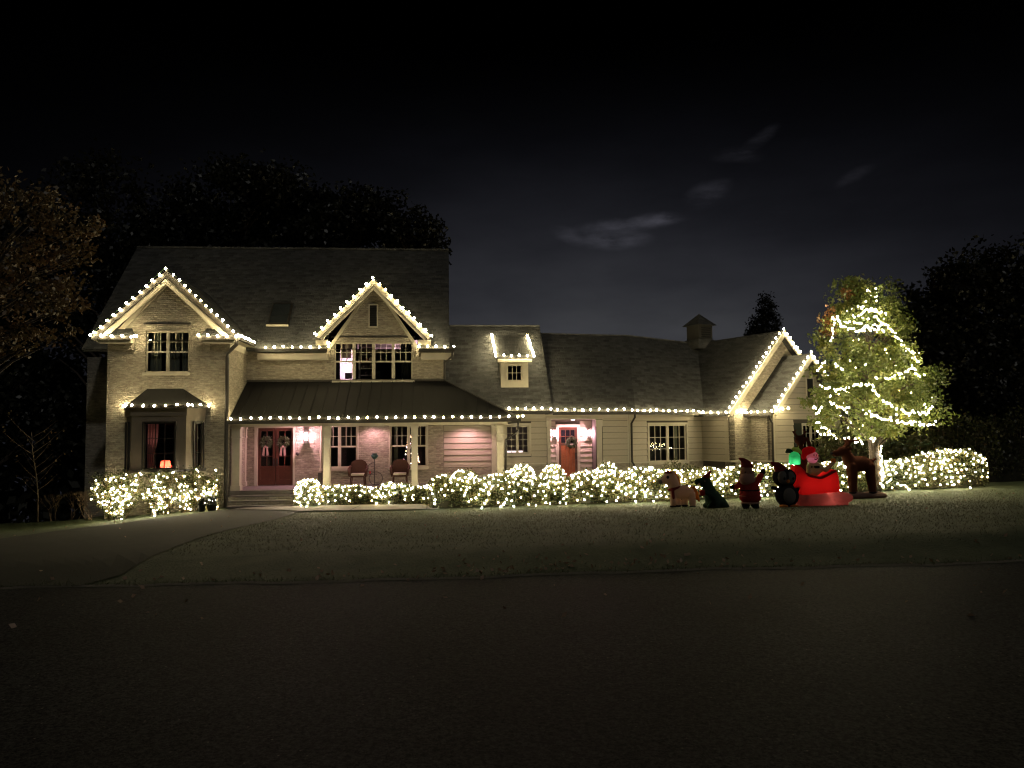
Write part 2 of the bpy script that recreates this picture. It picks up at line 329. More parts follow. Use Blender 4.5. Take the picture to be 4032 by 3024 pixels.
def roadmat():
    m = bpy.data.materials.new('asphalt_aggregate'); m.use_nodes = True; t = m.node_tree; b = t.nodes['Principled BSDF']; b.inputs['Roughness'].default_value = .6
    b.inputs['Specular IOR Level'].default_value = .008
    tcn = t.nodes.new('ShaderNodeTexCoord'); n = t.nodes.new('ShaderNodeTexNoise'); n.inputs['Scale'].default_value = 38; n.inputs['Detail'].default_value = 6; n.inputs['Roughness'].default_value = .8
    v = t.nodes.new('ShaderNodeTexVoronoi'); v.inputs['Scale'].default_value = 20; n2 = t.nodes.new('ShaderNodeTexNoise'); n2.inputs['Scale'].default_value = .5; n2.inputs['Detail'].default_value = 3
    for q in (n, v, n2): t.links.new(tcn.outputs['Object'], q.inputs['Vector'])
    r = t.nodes.new('ShaderNodeValToRGB'); r.color_ramp.elements[0].position = .40; r.color_ramp.elements[0].color = (.006, .006, .0065, 1); r.color_ramp.elements[1].position = .7; r.color_ramp.elements[1].color = (.16, .156, .158, 1)
    t.links.new(n.outputs[0], r.inputs[0])
    r2 = t.nodes.new('ShaderNodeValToRGB'); r2.color_ramp.elements[0].position = 0; r2.color_ramp.elements[0].color = (1, 1, 1, 1); r2.color_ramp.elements[1].position = .16; r2.color_ramp.elements[1].color = (0, 0, 0, 1)
    t.links.new(v.outputs['Distance'], r2.inputs[0])
    sc = t.nodes.new('ShaderNodeSeparateColor'); t.links.new(v.outputs['Color'], sc.inputs[0]); gt = t.nodes.new('ShaderNodeMath'); gt.operation = 'GREATER_THAN'; gt.inputs[1].default_value = .86; t.links.new(sc.outputs[0], gt.inputs[0])
    mu = t.nodes.new('ShaderNodeMath'); mu.operation = 'MULTIPLY'; t.links.new(gt.outputs[0], mu.inputs[0]); t.links.new(r2.outputs[0], mu.inputs[1])
    mx = t.nodes.new('ShaderNodeMixRGB'); mx.inputs[2].default_value = (.55, .50, .44, 1); t.links.new(mu.outputs[0], mx.inputs[0]); t.links.new(r.outputs[0], mx.inputs[1])
    r3 = t.nodes.new('ShaderNodeValToRGB'); r3.color_ramp.elements[0].position = .3; r3.color_ramp.elements[0].color = (.6, .6, .6, 1); r3.color_ramp.elements[1].position = .7
    t.links.new(n2.outputs[0], r3.inputs[0]); mm = t.nodes.new('ShaderNodeMixRGB'); mm.blend_type = 'MULTIPLY'; mm.inputs[0].default_value = 1; t.links.new(mx.outputs[0], mm.inputs[1]); t.links.new(r3.outputs[0], mm.inputs[2])
    t.links.new(mm.outputs[0], b.inputs['Base Color'])
    bn = t.nodes.new('ShaderNodeBump'); bn.inputs['Strength'].default_value = 1; bn.inputs['Distance'].default_value = .02; t.links.new(n.outputs[0], bn.inputs['Height']); t.links.new(bn.outputs[0], b.inputs['Normal'])
    return m
ROAD = roadmat()
xs = [-70, -60, -45, -36]+[-30+.75*i for i in range(81)]+[36, 45, 60, 70]
ys = [-4, 0, 3, 6, 7, 7.5]+[8+.3*i for i in range(17)]+[13.1+.5*i for i in range(46)]+[37, 42, 50, 60, 75, 90]
gr = sheet('lawn_ground', xs, ys, GRASS)
rxs = [-60+.3*i for i in range(401)]
V = []; F = []
for i, x in enumerate(rxs): V += [(x, -6, CZ-1.716), (x, road_edge(x)-.05, CZ-1.716)]
for i in range(len(rxs)-1): F.append((2*i, 2*i+2, 2*i+3, 2*i+1))
me = bpy.data.meshes.new('road'); me.from_pydata(V, [], F); me.materials.append(ROAD); ro = bpy.data.objects.new('road', me); COL.objects.link(ro); ro['kind'] = 'structure'
# concrete strip at the road's edge
eb = MB()
for i in range(len(rxs)-1):
    a, b = rxs[i], rxs[i+1]
    eb.wpoly([(a, road_edge(a)-.03, CZ-1.712), (b, road_edge(b)-.03, CZ-1.712), (b, road_edge(b)+.07, CZ-1.706), (a, road_edge(a)+.07, CZ-1.706)])
eb.build('kerb_strip', CONC, kind='structure')
# driveway falling away to the left, and the walk to the steps
def g3(px, py):
    """ground point under a pixel"""
    d = Fw + Rt*((px-2016)/FPX) + Up*((1512-py)/FPX); y = 5.0
    for _ in range(400):
        p = Vector((0, 0, CZ)) + d*(y/d.y)
        if p.z <= ground(p.x, p.y): break
        y += .1
    return p
def ribbon(name, A, B, m, dz, n=14):
    """sheet between two polylines of ground points"""
    def samp(L, t):
        k = t*(len(L)-1); i = min(int(k), len(L)-2); return L[i].lerp(L[i+1], k-i)
    N = 24; V = []; F = []
    for i in range(N+1):
        a = samp(A, i/N); b = samp(B, i/N)
        for j in range(n+1): p = a.lerp(b, j/n); V.append((p.x, p.y, ground(p.x, p.y)+dz))
    for i in range(N):
        for j in range(n): q = i*(n+1)+j; F.append((q, q+1, q+n+2, q+n+1))
    me = bpy.data.meshes.new(name); me.from_pydata(V, [], F); me.materials.append(m); o = bpy.data.objects.new(name, me); COL.objects.link(o); o['kind'] = 'structure'; return o
ribbon('driveway', [g3(900, 2005), g3(560, 2050), g3(100, 2110), g3(-900, 2322)], [g3(1180, 2015), g3(820, 2110), g3(480, 2270), g3(310, 2318)], DRIVE, .014)
ribbon('walkway', [g3(890, 1998), g3(1240, 2002), g3(1290, 1989), g3(1760, 1986)], [g3(905, 2006), g3(1180, 2017), g3(1400, 2014), g3(1730, 2008)], CONC, .04)
for px in (1256, 1395, 1702):
    a = g3(px-22, 2016 if px < 1600 else 2010); b = g3(px+22 if px != 1702 else px-20, 1996 if px != 1256 else 2006)
    q = MB(); q.bar((a.x, a.y, ground(a.x, a.y)+.043), (b.x, b.y, ground(b.x, b.y)+.043), .035, .004)
    q.build('walkway_joint', DARK, kind='structure')

# ================================================================ house
bx0 = M.P(M.U(900, 29, 1900), 29, CZ-2.7)
house = empty('house', bx0, 'large cream painted brick house with dark roofs, covered porch and side garage', 'house')
def hp(mb, name, m, **k): return mb.build(name, m, house, **k)
def wall(fr, v, u0, u1, z0, z1, holes=(), m=BRICK, name='wall', rev=.16, back=None):
    mb = MB(fr); us = sorted({u0, u1, *[h[0] for h in holes], *[h[1] for h in holes]}); zs = sorted({z0, z1, *[h[2] for h in holes], *[h[3] for h in holes]})
    for a, b in zip(us, us[1:]):
        for c, d in zip(zs, zs[1:]):
            um, zm = (a+b)/2, (c+d)/2
            if any(h[0] < um < h[1] and h[2] < zm < h[3] for h in holes): continue
            mb.poly([(a, v, c), (b, v, c), (b, v, d), (a, v, d)])
    for (a, b, c, d) in holes:
        mb.poly([(a, v, c), (a, v+rev, c), (a, v+rev, d), (a, v, d)]).poly([(b, v, c), (b, v, d), (b, v+rev, d), (b, v+rev, c)])
        mb.poly([(a, v, d), (a, v+rev, d), (b, v+rev, d), (b, v, d)]).poly([(a, v, c), (b, v, c), (b, v+rev, c), (a, v+rev, c)])
    # outer return faces so that the wall is a solid shell
    t = back or .3
    mb.poly([(u0, v, z0), (u0, v, z1), (u0, v+t, z1), (u0, v+t, z0)]).poly([(u1, v, z0), (u1, v+t, z0), (u1, v+t, z1), (u1, v, z1)])
    mb.poly([(u0, v, z1), (u1, v, z1), (u1, v+t, z1), (u0, v+t, z1)])
    return hp(mb, name, m)
UNITM = {}
def unitbox(m):
    if m.name not in UNITM:
        me = MB().box(0, 1, 0, 1, 0, 1).mesh('piece_'+m.name); me.materials.append(m); UNITM[m.name] = me
    return UNITM[m.name]
def window(fr, v, rect, n=1, kind='dh', cols=3, rows=2, fm=TRIM, trim=.0, sill=True, parent=None, mull=.09, rec=.08, widths=None):
    """rect=(u0,u1,z0,z1) is the opening; frame is set back by rec"""
    u0, u1, z0, z1 = rect; f = MB(fr); va, vb = v+rec, v+rec+.06; fw = .05
    f.box(u0, u0+fw, va, vb, z0, z1).box(u1-fw, u1, va, vb, z0, z1).box(u0+fw, u1-fw, va, vb, z1-fw, z1).box(u0+fw, u1-fw, va, vb, z0, z0+fw)
    w = (u1-u0-2*fw-(n-1)*mull)/n; panes = []; mz = .022
    edges = []; x = u0+fw
    for i in range(n):
        ww = w if widths is None else (u1-u0-2*fw-(n-1)*mull)*widths[i]
        edges.append((x, x+ww)); x += ww+mull
        if i < n-1: f.box(x-mull, x, va-.01, vb, z0+fw, z1-fw)
    for (a, b) in edges:
        zA, zB = z0+fw, z1-fw
        if kind == 'dh':
            zm = zA+(zB-zA)*.5; f.box(a, b, va+.005, vb-.005, zm-.03, zm+.03)
            c_ = cols; r_ = rows
            for k in range(1, c_): xx = a+(b-a)*k/c_; f.box(xx-mz/2, xx+mz/2, va+.012, vb-.012, zm+.03, zB)
            for k in range(1, r_): zz = zm+.03+(zB-zm-.03)*k/r_; f.box(a, b, va+.014, vb-.014, zz-mz/2, zz+mz/2)
            for i in range(c_):
                for k in range(r_): panes.append((a+(b-a)*i/c_, a+(b-a)*(i+1)/c_, zm+.03+(zB-zm-.03)*k/r_, zm+.03+(zB-zm-.03)*(k+1)/r_))
            panes.append((a, b, zA, zm-.03))
        else:
            for k in range(1, cols): xx = a+(b-a)*k/cols; f.box(xx-mz/2, xx+mz/2, va+.012, vb-.012, zA, zB)
            for k in range(1, rows): zz = zA+(zB-zA)*k/rows; f.box(a, b, va+.014, vb-.014, zz-mz/2, zz+mz/2)
            for i in range(cols):
                for k in range(rows): panes.append((a+(b-a)*i/cols, a+(b-a)*(i+1)/cols, zA+(zB-zA)*k/rows, zA+(zB-zA)*(k+1)/rows))
    wo_ = hp(f, 'window', fm)
    for (a, b, c, d) in panes:
        g = .011
        inst(unitbox(GLASS), 'pane', wo_, fr.P(a+g, va+.03, c+g), (b-a-2*g, .004, d-c-2*g), fr.th)
    if sill: MB(fr).box(u0-.08, u1+.08, v-.07, v+rec-.004, z0-.11, z0-.004).build('sill', fm, wo_)
    if trim:
        t = trim; tb = MB(fr)
        tb.box(u0-t, u0-.003, v-.035, v+.02, z0-(0 if sill else t), z1+t).box(u1+.003, u1+t, v-.035, v+.02, z0-(0 if sill else t), z1+t).box(u0-.002, u1+.002, v-.035, v+.02, z1+.003, z1+t)
        if not sill: tb.box(u0-.002, u1+.002, v-.035, v+.02, z0-t, z0-.003)
        tb.build('casing', fm, wo_)
    return wo_
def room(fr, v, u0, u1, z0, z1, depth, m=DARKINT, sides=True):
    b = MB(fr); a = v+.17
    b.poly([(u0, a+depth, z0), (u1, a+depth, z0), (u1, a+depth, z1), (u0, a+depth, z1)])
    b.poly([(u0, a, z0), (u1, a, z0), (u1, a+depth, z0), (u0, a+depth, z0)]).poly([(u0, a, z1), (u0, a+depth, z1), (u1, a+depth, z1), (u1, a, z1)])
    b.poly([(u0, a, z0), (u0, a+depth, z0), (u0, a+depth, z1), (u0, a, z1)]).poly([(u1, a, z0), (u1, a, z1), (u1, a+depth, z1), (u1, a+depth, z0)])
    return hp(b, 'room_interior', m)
BOARD = MB(); BOARD.v = [(0, -.006, .94), (1, -.006, .94), (1, -.048, 0), (0, -.048, 0), (0, 0, 0), (1, 0, 0), (0, 0, .94), (1, 0, .94)]
BOARD.f = [(3, 2, 1, 0), (4, 5, 2, 3), (0, 1, 7, 6), (3, 0, 6, 4), (2, 5, 7, 1)]; BOARDM = BOARD.mesh('siding_board'); BOARDM.materials.append(SIDE)
def siding(fr, v, u0, u1, z0, z1, holes=(), step=.2, clip=None, par=None):
    """lap boards, each an object; clip(z) -> (umin, umax) for gables"""
    z = z0; par = par or house
    while z < z1-.02:
        h = min(step, z1-z); a, b = (u0, u1) if clip is None else clip(z+h)
        if b-a > .1:
            segs = [(a, b)]
            for (ha, hb, hc, hd) in holes:
                if z+h > hc+.01 and z < hd-.01:
                    ns = []
                    for (s0, s1) in segs:
                        if ha > s0: ns.append((s0, min(s1, ha)))
                        if hb < s1: ns.append((max(s0, hb), s1))
                    segs = [s for s in ns if s[1]-s[0] > .03]
            for (s0, s1) in segs:
                if s1-s0 > .03: inst(BOARDM, 'siding_board', par, fr.P(s0, v, z), (s1-s0, 1, h), fr.th)
        z += step

# ---------------- key dimensions (main frame)
VT = 29.0; VMW = 31.5; VP = 28.95; VE = 31.15
uTL, _ = M.hit(417, 1700, VT); uTR, _ = M.hit(899, 1700, VT)
zE = M.Z(1340, VT, 655)                          # underside of tower eave
zBase = CZ-3.6
# tower front
def R(fr, v, x0, x1, ytop, ybot):
    xm = (x0+x1)/2; return (fr.U(x0, v, (ytop+ybot)/2), fr.U(x1, v, (ytop+ybot)/2), fr.Z(ybot, v, xm), fr.Z(ytop, v, xm))
rTW = R(M, VT, 573, 743, 1304, 1466)
uc, zPk = M.hit(656, 1066, VT-.38)
rBay = R(M, VT, 520, 790, 1640, 1850)
gtop = M.hit(656, 1098, VT)[1]
def gable(fr, v, uL, uR, z0, uc, zt, hole=None, m=BRICK, rev=.16):
    mb = MB(fr)
    if hole is None: mb.poly([(uL, v, z0), (uR, v, z0), (uc, v, zt)])
    else:
        a, b, c, d = hole; t = (d-z0)/(zt-z0); gl = uL+(uc-uL)*t; grr = uR+(uc-uR)*t
        mb.poly([(uL, v, z0), (a, v, z0), (a, v, d), (gl, v, d)]).poly([(b, v, z0), (uR, v, z0), (grr, v, d), (b, v, d)])
        mb.poly([(gl, v, d), (a, v, d), (b, v, d), (grr, v, d), (uc, v, zt)])
        c = z0
        mb.poly([(a, v, c), (a, v+rev, c), (a, v+rev, d), (a, v, d)]).poly([(b, v, c), (b, v, d), (b, v+rev, d), (b, v+rev, c)]).poly([(a, v, d), (a, v+rev, d), (b, v+rev, d), (b, v, d)])
    return hp(mb, 'gable_wall', m)
wl = wall(M, VT, uTL, uTR, zBase, zE, [(rTW[0], rTW[1], rTW[2], zE), rBay], back=VMW-VT)
gable(M, VT, uTL, uTR, zE, uc, gtop, rTW)

window(M, VT, rTW, 2, 'dh', 3, 2, mull=.11)
MB(M).box(rTW[0]-.05, rTW[1]+.05, VT-.04, VT-.003, rTW[3]+.02, rTW[3]+.24).build('lintel', BRICK, house)
MB(M).box(rTW[0]-.07, rTW[1]+.07, VT-.06, VT-.003, rTW[3]+.244, rTW[3]+.275).build('lintel_cap', BRONZE, house)
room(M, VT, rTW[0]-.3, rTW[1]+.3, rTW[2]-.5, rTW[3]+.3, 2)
# rear-left body of the house, dark side
uBL = M.U(340, 35, 1600)
wall(M, 35, uBL, uTL+.02, zBase-.4, CZ+3.3, back=5)
# tower roof
ov = .36; slope = (zPk-(CZ+3.5))/(uc-M.U(372, VT-.38, 1310))
uEL = M.U(362, VT-.38, 1316); uER = M.U(932, VT-.38, 1316); uc = (uEL+uER)/2; zEe = M.hit(650, 1322, VT-.38)[1]
vF = VT-ov; vRidgeBack = 33.8
def hiproof(): pass
hp(MB(M).slab([(uEL, vF, zEe), (uc, vF, zPk), (uc, vRidgeBack, zPk), (uEL, vRidgeBack, zEe)], .14), 'roof', SHING)
hp(MB(M).slab([(uER, vF, zEe), (uER, VMW+.1, zEe), (uc, vRidgeBack, zPk), (uc, vF, zPk)], .14), 'roof', SHING)
hp(MB(M).lathe(M.P(uc, vF+.05, zPk-.02), [(.05, 0), (.06, .05), (.02, .09), (.035, .13), (.004, .2)], 8), 'finial', BRONZE)
def rake(fr, v, uE, uc_, zE_, zP, wd=.24, off=.14, m=TRIM):
    """rake boards under a gable roof edge: outer fascia and inner frieze"""
    for s_, ue in ((1, uE[0]), (-1, uE[1])):
        d = Vector((uc_-ue, 0, zP-zE_)).normalized(); n = Vector((-d.z, 0, d.x)) if s_ == 1 else Vector((d.z, 0, -d.x))
        n = n if n.z > 0 else -n
        def q(t, k): p = Vector((ue, 0, zE_)).lerp(Vector((uc_, 0, zP)), t) - n*k; return p
        # clip at centre: extend to vertical line u=uc_
        mb = MB(fr); k0, k1 = off, off+wd
        z_at = lambda k: zP - k/abs(n.z)
        A = q(0, k0); B = q(0, k1)
        pts = [(A.x, A.z), (B.x, B.z), (uc_, z_at(k1)), (uc_, z_at(k0))]
        f = [(p[0], v, p[1]) for p in pts]; bk = [(p[0], v+.05, p[1]) for p in pts]
        if s_ == -1: f = f[::-1]; bk = bk[::-1]
        mb.poly(f[::-1]).poly(bk)
        for i in range(4): j = (i+1) % 4; mb.poly([f[i], f[j], bk[j], bk[i]])
        hp(mb, 'rake_board', m)
rake(M, vF-.03, (uEL, uER), uc, zEe, zPk, .17, .002, BRONZE)
rake(M, vF-.012, (uEL+.05, uER-.05), uc, zEe+.05, zPk, .17, .19, TRIM)
rake(M, VT-.05, (uTL, uTR), uc, zE, gtop+.06, .16, .0, TRIM)
hp(MB(M).poly([(uEL, vF, zEe-.16), (uEL, VT, zEe-.16), (uc, VT, zPk-.2), (uc, vF, zPk-.2)]), 'soffit', TRIM)
hp(MB(M).poly([(uER, vF, zEe-.16), (uc, vF, zPk-.2), (uc, VT, zPk-.2), (uER, VT, zEe-.16)]), 'soffit', TRIM)
# little shingled returns at the two corners
for (xa, xb, xp0, xp1) in ((368, 520, 418, 500), (785, 925, 815, 905)):
    a, b = M.U(xa, VT-.4, 1318), M.U(xb, VT-.4, 1318); zt = zEe+.02; h_ = .30
    c0, c1 = (a+.35, b-.16) if xa < 500 else (a+.16, b-.35)
    mb = MB(M); e = vF-.06
    mb.poly([(a, e, zt-.06), (b, e, zt-.06), (c1, VT-.01, zt+h_), (c0, VT-.01, zt+h_)]).poly([(a, e, zt-.06), (c0, VT-.01, zt+h_), (a, VT-.01, zt-.06)]).poly([(b, e, zt-.06), (b, VT-.01, zt-.06), (c1, VT-.01, zt+h_)])
    mb.poly([(a, e, zt-.06), (a, VT-.01, zt-.06), (b, VT-.01, zt-.06), (b, e, zt-.06)])
    hp(mb, 'eave_return', SHING)
    hp(MB(M).box(a-.02, b+.02, e-.09, e-.004, zt-.17, zt-.05), 'gutter', BRONZE)
    hp(MB(M).box(a+.12, b-.05, e+.02, VT-.003, zt-.27, zt-.10), 'cornice', TRIM)
    if xa < 500: hp(MB(M).box(b-.30, b-.05, VT-.14, VT-.004, zt-.50, zt-.275), 'bracket', BRICK)
    else: hp(MB(M).box(a+.05, a+.30, VT-.14, VT-.004, zt-.50, zt-.275), 'bracket', BRICK)
# tower side gutter and frieze
zSE = zEe
hp(MB(M).box(uER-.02, uER+.09, vF+.1, VE-.1, zSE-.13, zSE-.01), 'gutter', BRONZE)
hp(MB(M).box(uTR+.003, uTR+.04, VT+.01, VMW-.01, zSE-.42, zSE-.16), 'frieze_board', TRIM)
hp(MB(M).poly([(uTR, VT, zSE-.15), (uER, VT, zSE-.15), (uER, VMW, zSE-.15), (uTR, VMW, zSE-.15)]), 'soffit', TRIM)

BAYP = mat('brown_bay_paint', (.27, .22, .165), .6, noise=(3, .25, (.22, .18, .135)))
# ---------------- bay window
zb0 = M.Z(1852, VT-.6, 650); zb1 = M.Z(1600, VT-.6, 650); db = .62
ba, bb = M.U(498, VT, 1700), M.U(810, VT, 1700); fa, fb = M.U(518, VT-db, 1700), M.U(733, VT-db, 1700)
bb = M.U(806, VT-.02, 1700)
rF = R(M, VT-db, 566, 690, 1664, 1848)
wall(M, VT-db, fa, fb, zb0, zb1, [rF], m=BAYP, rev=.05, back=.06)
window(M, VT-db-.05, rF, 1, 'grid', 3, 3, fm=BRONZE, sill=False, rec=.06, trim=.04)
class Edge(Fr):
    def __init__(s, fr, a, b):
        A = fr.P(a[0], a[1], 0); B = fr.P(b[0], b[1], 0); s.o = A; d = (B-A); s.L = d.length; s.eu = d.normalized(); s.ev = Vector((-s.eu.y, s.eu.x, 0)); s.th = math.atan2(s.eu.y, s.eu.x)
ER = Edge(M, (fb, VT-db), (bb, VT)); EL = Edge(M, (ba, VT), (fa, VT-db))
zw0, zw1 = rF[2], rF[3]
wR = (ER.L*.40, ER.L*.86, zw0, zw1)
wall(ER, 0, 0, ER.L, zb0, zb1, [wR], m=BAYP, rev=.05, back=.02); window(ER, -.05, wR, 1, 'grid', 2, 3, fm=BRONZE, sill=False, rec=.06, trim=.04)
wL = (EL.L*.25, EL.L*.75, zw0, zw1)
wall(EL, 0, 0, EL.L, zb0, zb1, [wL], m=BAYP, rev=.05, back=.02); window(EL, -.05, wL, 1, 'grid', 2, 3, fm=BRONZE, sill=False, rec=.06, trim=.04)
for fr_, L0, L1, vv in ((M, fa-.03, fb+.03, VT-db-.04), (ER, -.02, ER.L, -.04), (EL, 0, EL.L+.02, -.04)):
    hp(MB(fr_).box(L0, L1, vv-.012, vv+.034, zb1-.34, zb1-.02), 'frieze_board', BAYP)
    hp(MB(fr_).box(L0-.02, L1+.02, vv-.05, vv+.034, zb0-.06, zb0+.04), 'base_moulding', BRONZE)
hp(MB(M).poly([(ba, VT, zb0), (bb, VT, zb0), (fb, VT-db, zb0), (fa, VT-db, zb0)]), 'bay_floor', TRIM)
# bay roof
ra0, ra1 = M.U(490, VT-.1, 1592), M.U(822, VT-.1, 1592); rf0, rf1 = fa-.12, fb+.12; zr0 = M.Z(1596, VT-db-.15, 650); zr1 = M.Z(1531, VT-.05, 650); rt0, rt1 = M.U(580, VT, 1531), M.U(722, VT, 1531)
b = MB(M); vf = VT-db-.16
b.poly([(rf0, vf, zr0), (rf1, vf, zr0), (rt1, VT-.02, zr1), (rt0, VT-.02, zr1)]).poly([(ra0, VT-.02, zr0), (rf0, vf, zr0), (rt0, VT-.02, zr1)]).poly([(rf1, vf, zr0), (ra1, VT-.02, zr0), (rt1, VT-.02, zr1)])
b.poly([(ra0, VT-.02, zr0), (ra1, VT-.02, zr0), (rf1, vf, zr0), (rf0, vf, zr0)])
hp(b, 'bay_roof', METAL)
for (A, B) in (((rf0, vf), (rf1, vf)), ((rf1, vf), (ra1, VT-.02)), ((ra0, VT-.02), (rf0, vf))):
    hp(MB().bar(M.P(A[0], A[1]-.03, zr0-.05), M.P(B[0], B[1]-.03, zr0-.05), .08, .1), 'gutter', BRONZE)
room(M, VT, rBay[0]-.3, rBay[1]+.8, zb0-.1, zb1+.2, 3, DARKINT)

# ---------------- main wall with front gable
uML, uMR = uTR, M.U(1745, VMW, 1440)
rUP = R(M, VMW, 1316, 1624, 1348, 1498)
zPF = CZ-2.18                                   # porch floor
rDD = R(M, VMW, 1012, 1156, 1684, 1905); rDD = (rDD[0], rDD[1], zPF, rDD[3])
rW1 = R(M, VMW, 1262, 1410, 1676, 1842); rW2 = R(M, VMW, 1533, 1684, 1674, 1838)
zME = M.Z(1375, VMW, 1400)
ugL, ugR = M.U(1292, VMW, 1350), M.U(1650, VMW, 1350); ugc, zgP = M.hit(1468, 1098, VE-.05); gtop2 = M.hit(1468, 1122, VMW-.02)[1]
ugc = (ugL+ugR)/2
wall(M, VMW, uML, uMR, zPF-.9, zME, [(rUP[0], rUP[1], rUP[2], zME), rDD, rW1, rW2], back=4)
gable(M, VMW, ugL-.05, ugR+.05, zME, ugc, gtop2+.1, rUP)
window(M, VMW, rUP, 4, 'dh', 3, 2, mull=.13)
hp(MB(M).box(rUP[0]-.1, rUP[1]+.1, VMW-.05, VMW-.003, M.Z(1329, VMW, 1468), M.Z(1325, VMW, 1468)), 'lintel_cap', BRONZE)
lv = R(M, VMW, 1456, 1484, 1202, 1285)
lo = hp(MB(M).box(lv[0], lv[1], VMW-.02, VMW-.004, lv[2], lv[3]), 'gable_vent', DARK)
MB(M).box(lv[0]-.05, lv[0], VMW-.05, VMW-.003, lv[2]-.05, lv[3]+.05).box(lv[1], lv[1]+.05, VMW-.05, VMW-.003, lv[2]-.05, lv[3]+.05).box(lv[0], lv[1], VMW-.05, VMW-.003, lv[3], lv[3]+.05).box(lv[0], lv[1], VMW-.05, VMW-.003, lv[2]-.05, lv[2]).build('frame', TRIM, lo)
for i in range(9):
    z = lv[2]+(lv[3]-lv[2])*(i+.5)/9; MB(M).slab([(lv[0], VMW-.045, z-.02), (lv[1], VMW-.045, z-.02), (lv[1], VMW-.022, z+.03), (lv[0], VMW-.022, z+.03)], .008).build('slat', DARK, lo)
# front gable roof
gov = VMW-.45; ueL, ueR = M.U(1240, gov, 1312), M.U(1697, gov, 1316); zge = M.hit(1468, 1322, gov)[1]; vb2 = 35.2; ugm = (ueL+ueR)/2; zgP = M.hit(1468, 1096, gov)[1]
def vmain(z): return VE + (z-zMR0)/(zMR1-zMR0)*(VR-VE)
VR = 36.3; zMR0 = M.hit(1400, 1372, VE)[1]; zMR1 = M.hit(1400, 982, VR)[1]
hp(MB(M).slab([(ueL, gov, zge), (ugm, gov, zgP), (ugm, vmain(zgP)+.1, zgP), (ueL, vmain(zge)+.3, zge)], .13), 'roof', SHING)
hp(MB(M).slab([(ueR, gov, zge), (ueR, vmain(zge)+.3, zge), (ugm, vmain(zgP)+.1, zgP), (ugm, gov, zgP)], .13), 'roof', SHING)
rake(M, gov-.03, (ueL, ueR), ugm, zge, zgP, .19, .002, TRIM)
rake(M, gov-.012, (ueL+.04, ueR-.04), ugm, zge+.05, zgP, .12, .21, TRIM)
rake(M, VMW-.06, (ugL-.05, ugR+.05), ugm, zME, gtop2+.16, .13, .0, TRIM)
hp(MB(M).poly([(ueL, gov, zge-.15), (ueL, VMW, zge-.15), (ugm, VMW, zgP-.19), (ugm, gov, zgP-.19)]), 'soffit', TRIM)
hp(MB(M).poly([(ueR, gov, zge-.15), (ugm, gov, zgP-.19), (ugm, VMW, zgP-.19), (ueR, VMW, zge-.15)]), 'soffit', TRIM)
for (a, b) in ((ueL+.02, ugL+.02), (ugR-.02, ueR-.02)):
    hp(MB(M).box(min(a, b), max(a, b), gov+.02, VMW-.004, zge-.36, zge-.16), 'bracket', TRIM)
for a in (ugL-.02, ugR-.12):
    hp(MB(M).box(a, a+.14, VMW-.2, VMW-.004, M.Z(1405, VMW), M.Z(1378, VMW)), 'bracket', BRICK)
# main roof
uRo = M.U(1768, 34, 1200); uLo = M.U(322, VE, 1350)
gk = (zgP-zge)/(ugm-ueL); za_ = zge+gk*(ugL-ueL)
hp(MB(M).slab([(uLo, VE, zMR0), (ugL, VE, zMR0), (ugL, VR, zMR1), (uLo, VR, zMR1)], .16), 'roof', SHING)
hp(MB(M).slab([(ugR, VE, zMR0), (uRo, VE, zMR0), (uRo, VR, zMR1), (ugR, VR, zMR1)], .16), 'roof', SHING)
hp(MB(M).slab([(ugL, vmain(za_), za_), (ugm, vmain(zgP), zgP), (ugm, VR, zMR1), (ugL, VR, zMR1)], .16), 'roof', SHING)
hp(MB(M).slab([(ugm, vmain(zgP), zgP), (ugR, vmain(za_), za_), (ugR, VR, zMR1), (ugm, VR, zMR1)], .16), 'roof', SHING)
hp(MB(M).slab([(uLo, VR, zMR1), (uRo, VR, zMR1), (uRo, VR+5.2, zMR0), (uLo, VR+5.2, zMR0)], .16), 'roof', SHING)
hp(MB(M).box(uLo, uRo, VR-.09, VR+.09, zMR1-.03, zMR1+.05), 'ridge_cap', SHING)
hp(MB(M).poly([(uRo-.2, VMW, zMR0-.1), (uRo-.2, VR+5, zMR0-.1), (uRo-.2, VR, zMR1-.2)]).poly([(uMR, VMW, zPF), (uMR, VR+5, zPF), (uMR, VR+5, zME+.2), (uMR, VMW, zME+.2)]), 'gable_wall', BRICK)
hp(MB(M).poly([(uLo+.3, VE+.4, zMR0-.1), (uLo+.3, VR, zMR1-.2), (uLo+.3, VR+5, zMR0-.1)]), 'gable_wall', BRICK)
# gutters and frieze of the main eave, left and right of the gable
for (xa, xb) in ((1004, 1290), (1650, 1790)):
    a, b = M.U(xa, VE, 1375), M.U(xb, VE, 1375)
    hp(MB(M).box(a, b, VE-.12, VE-.004, zMR0-.14, zMR0-.02), 'gutter', BRONZE)
    hp(MB(M).box(a+.08, min(b, uRo+.1)-.02, VE+.06, VMW-.003, zMR0-.44, zMR0-.17), 'cornice', TRIM)
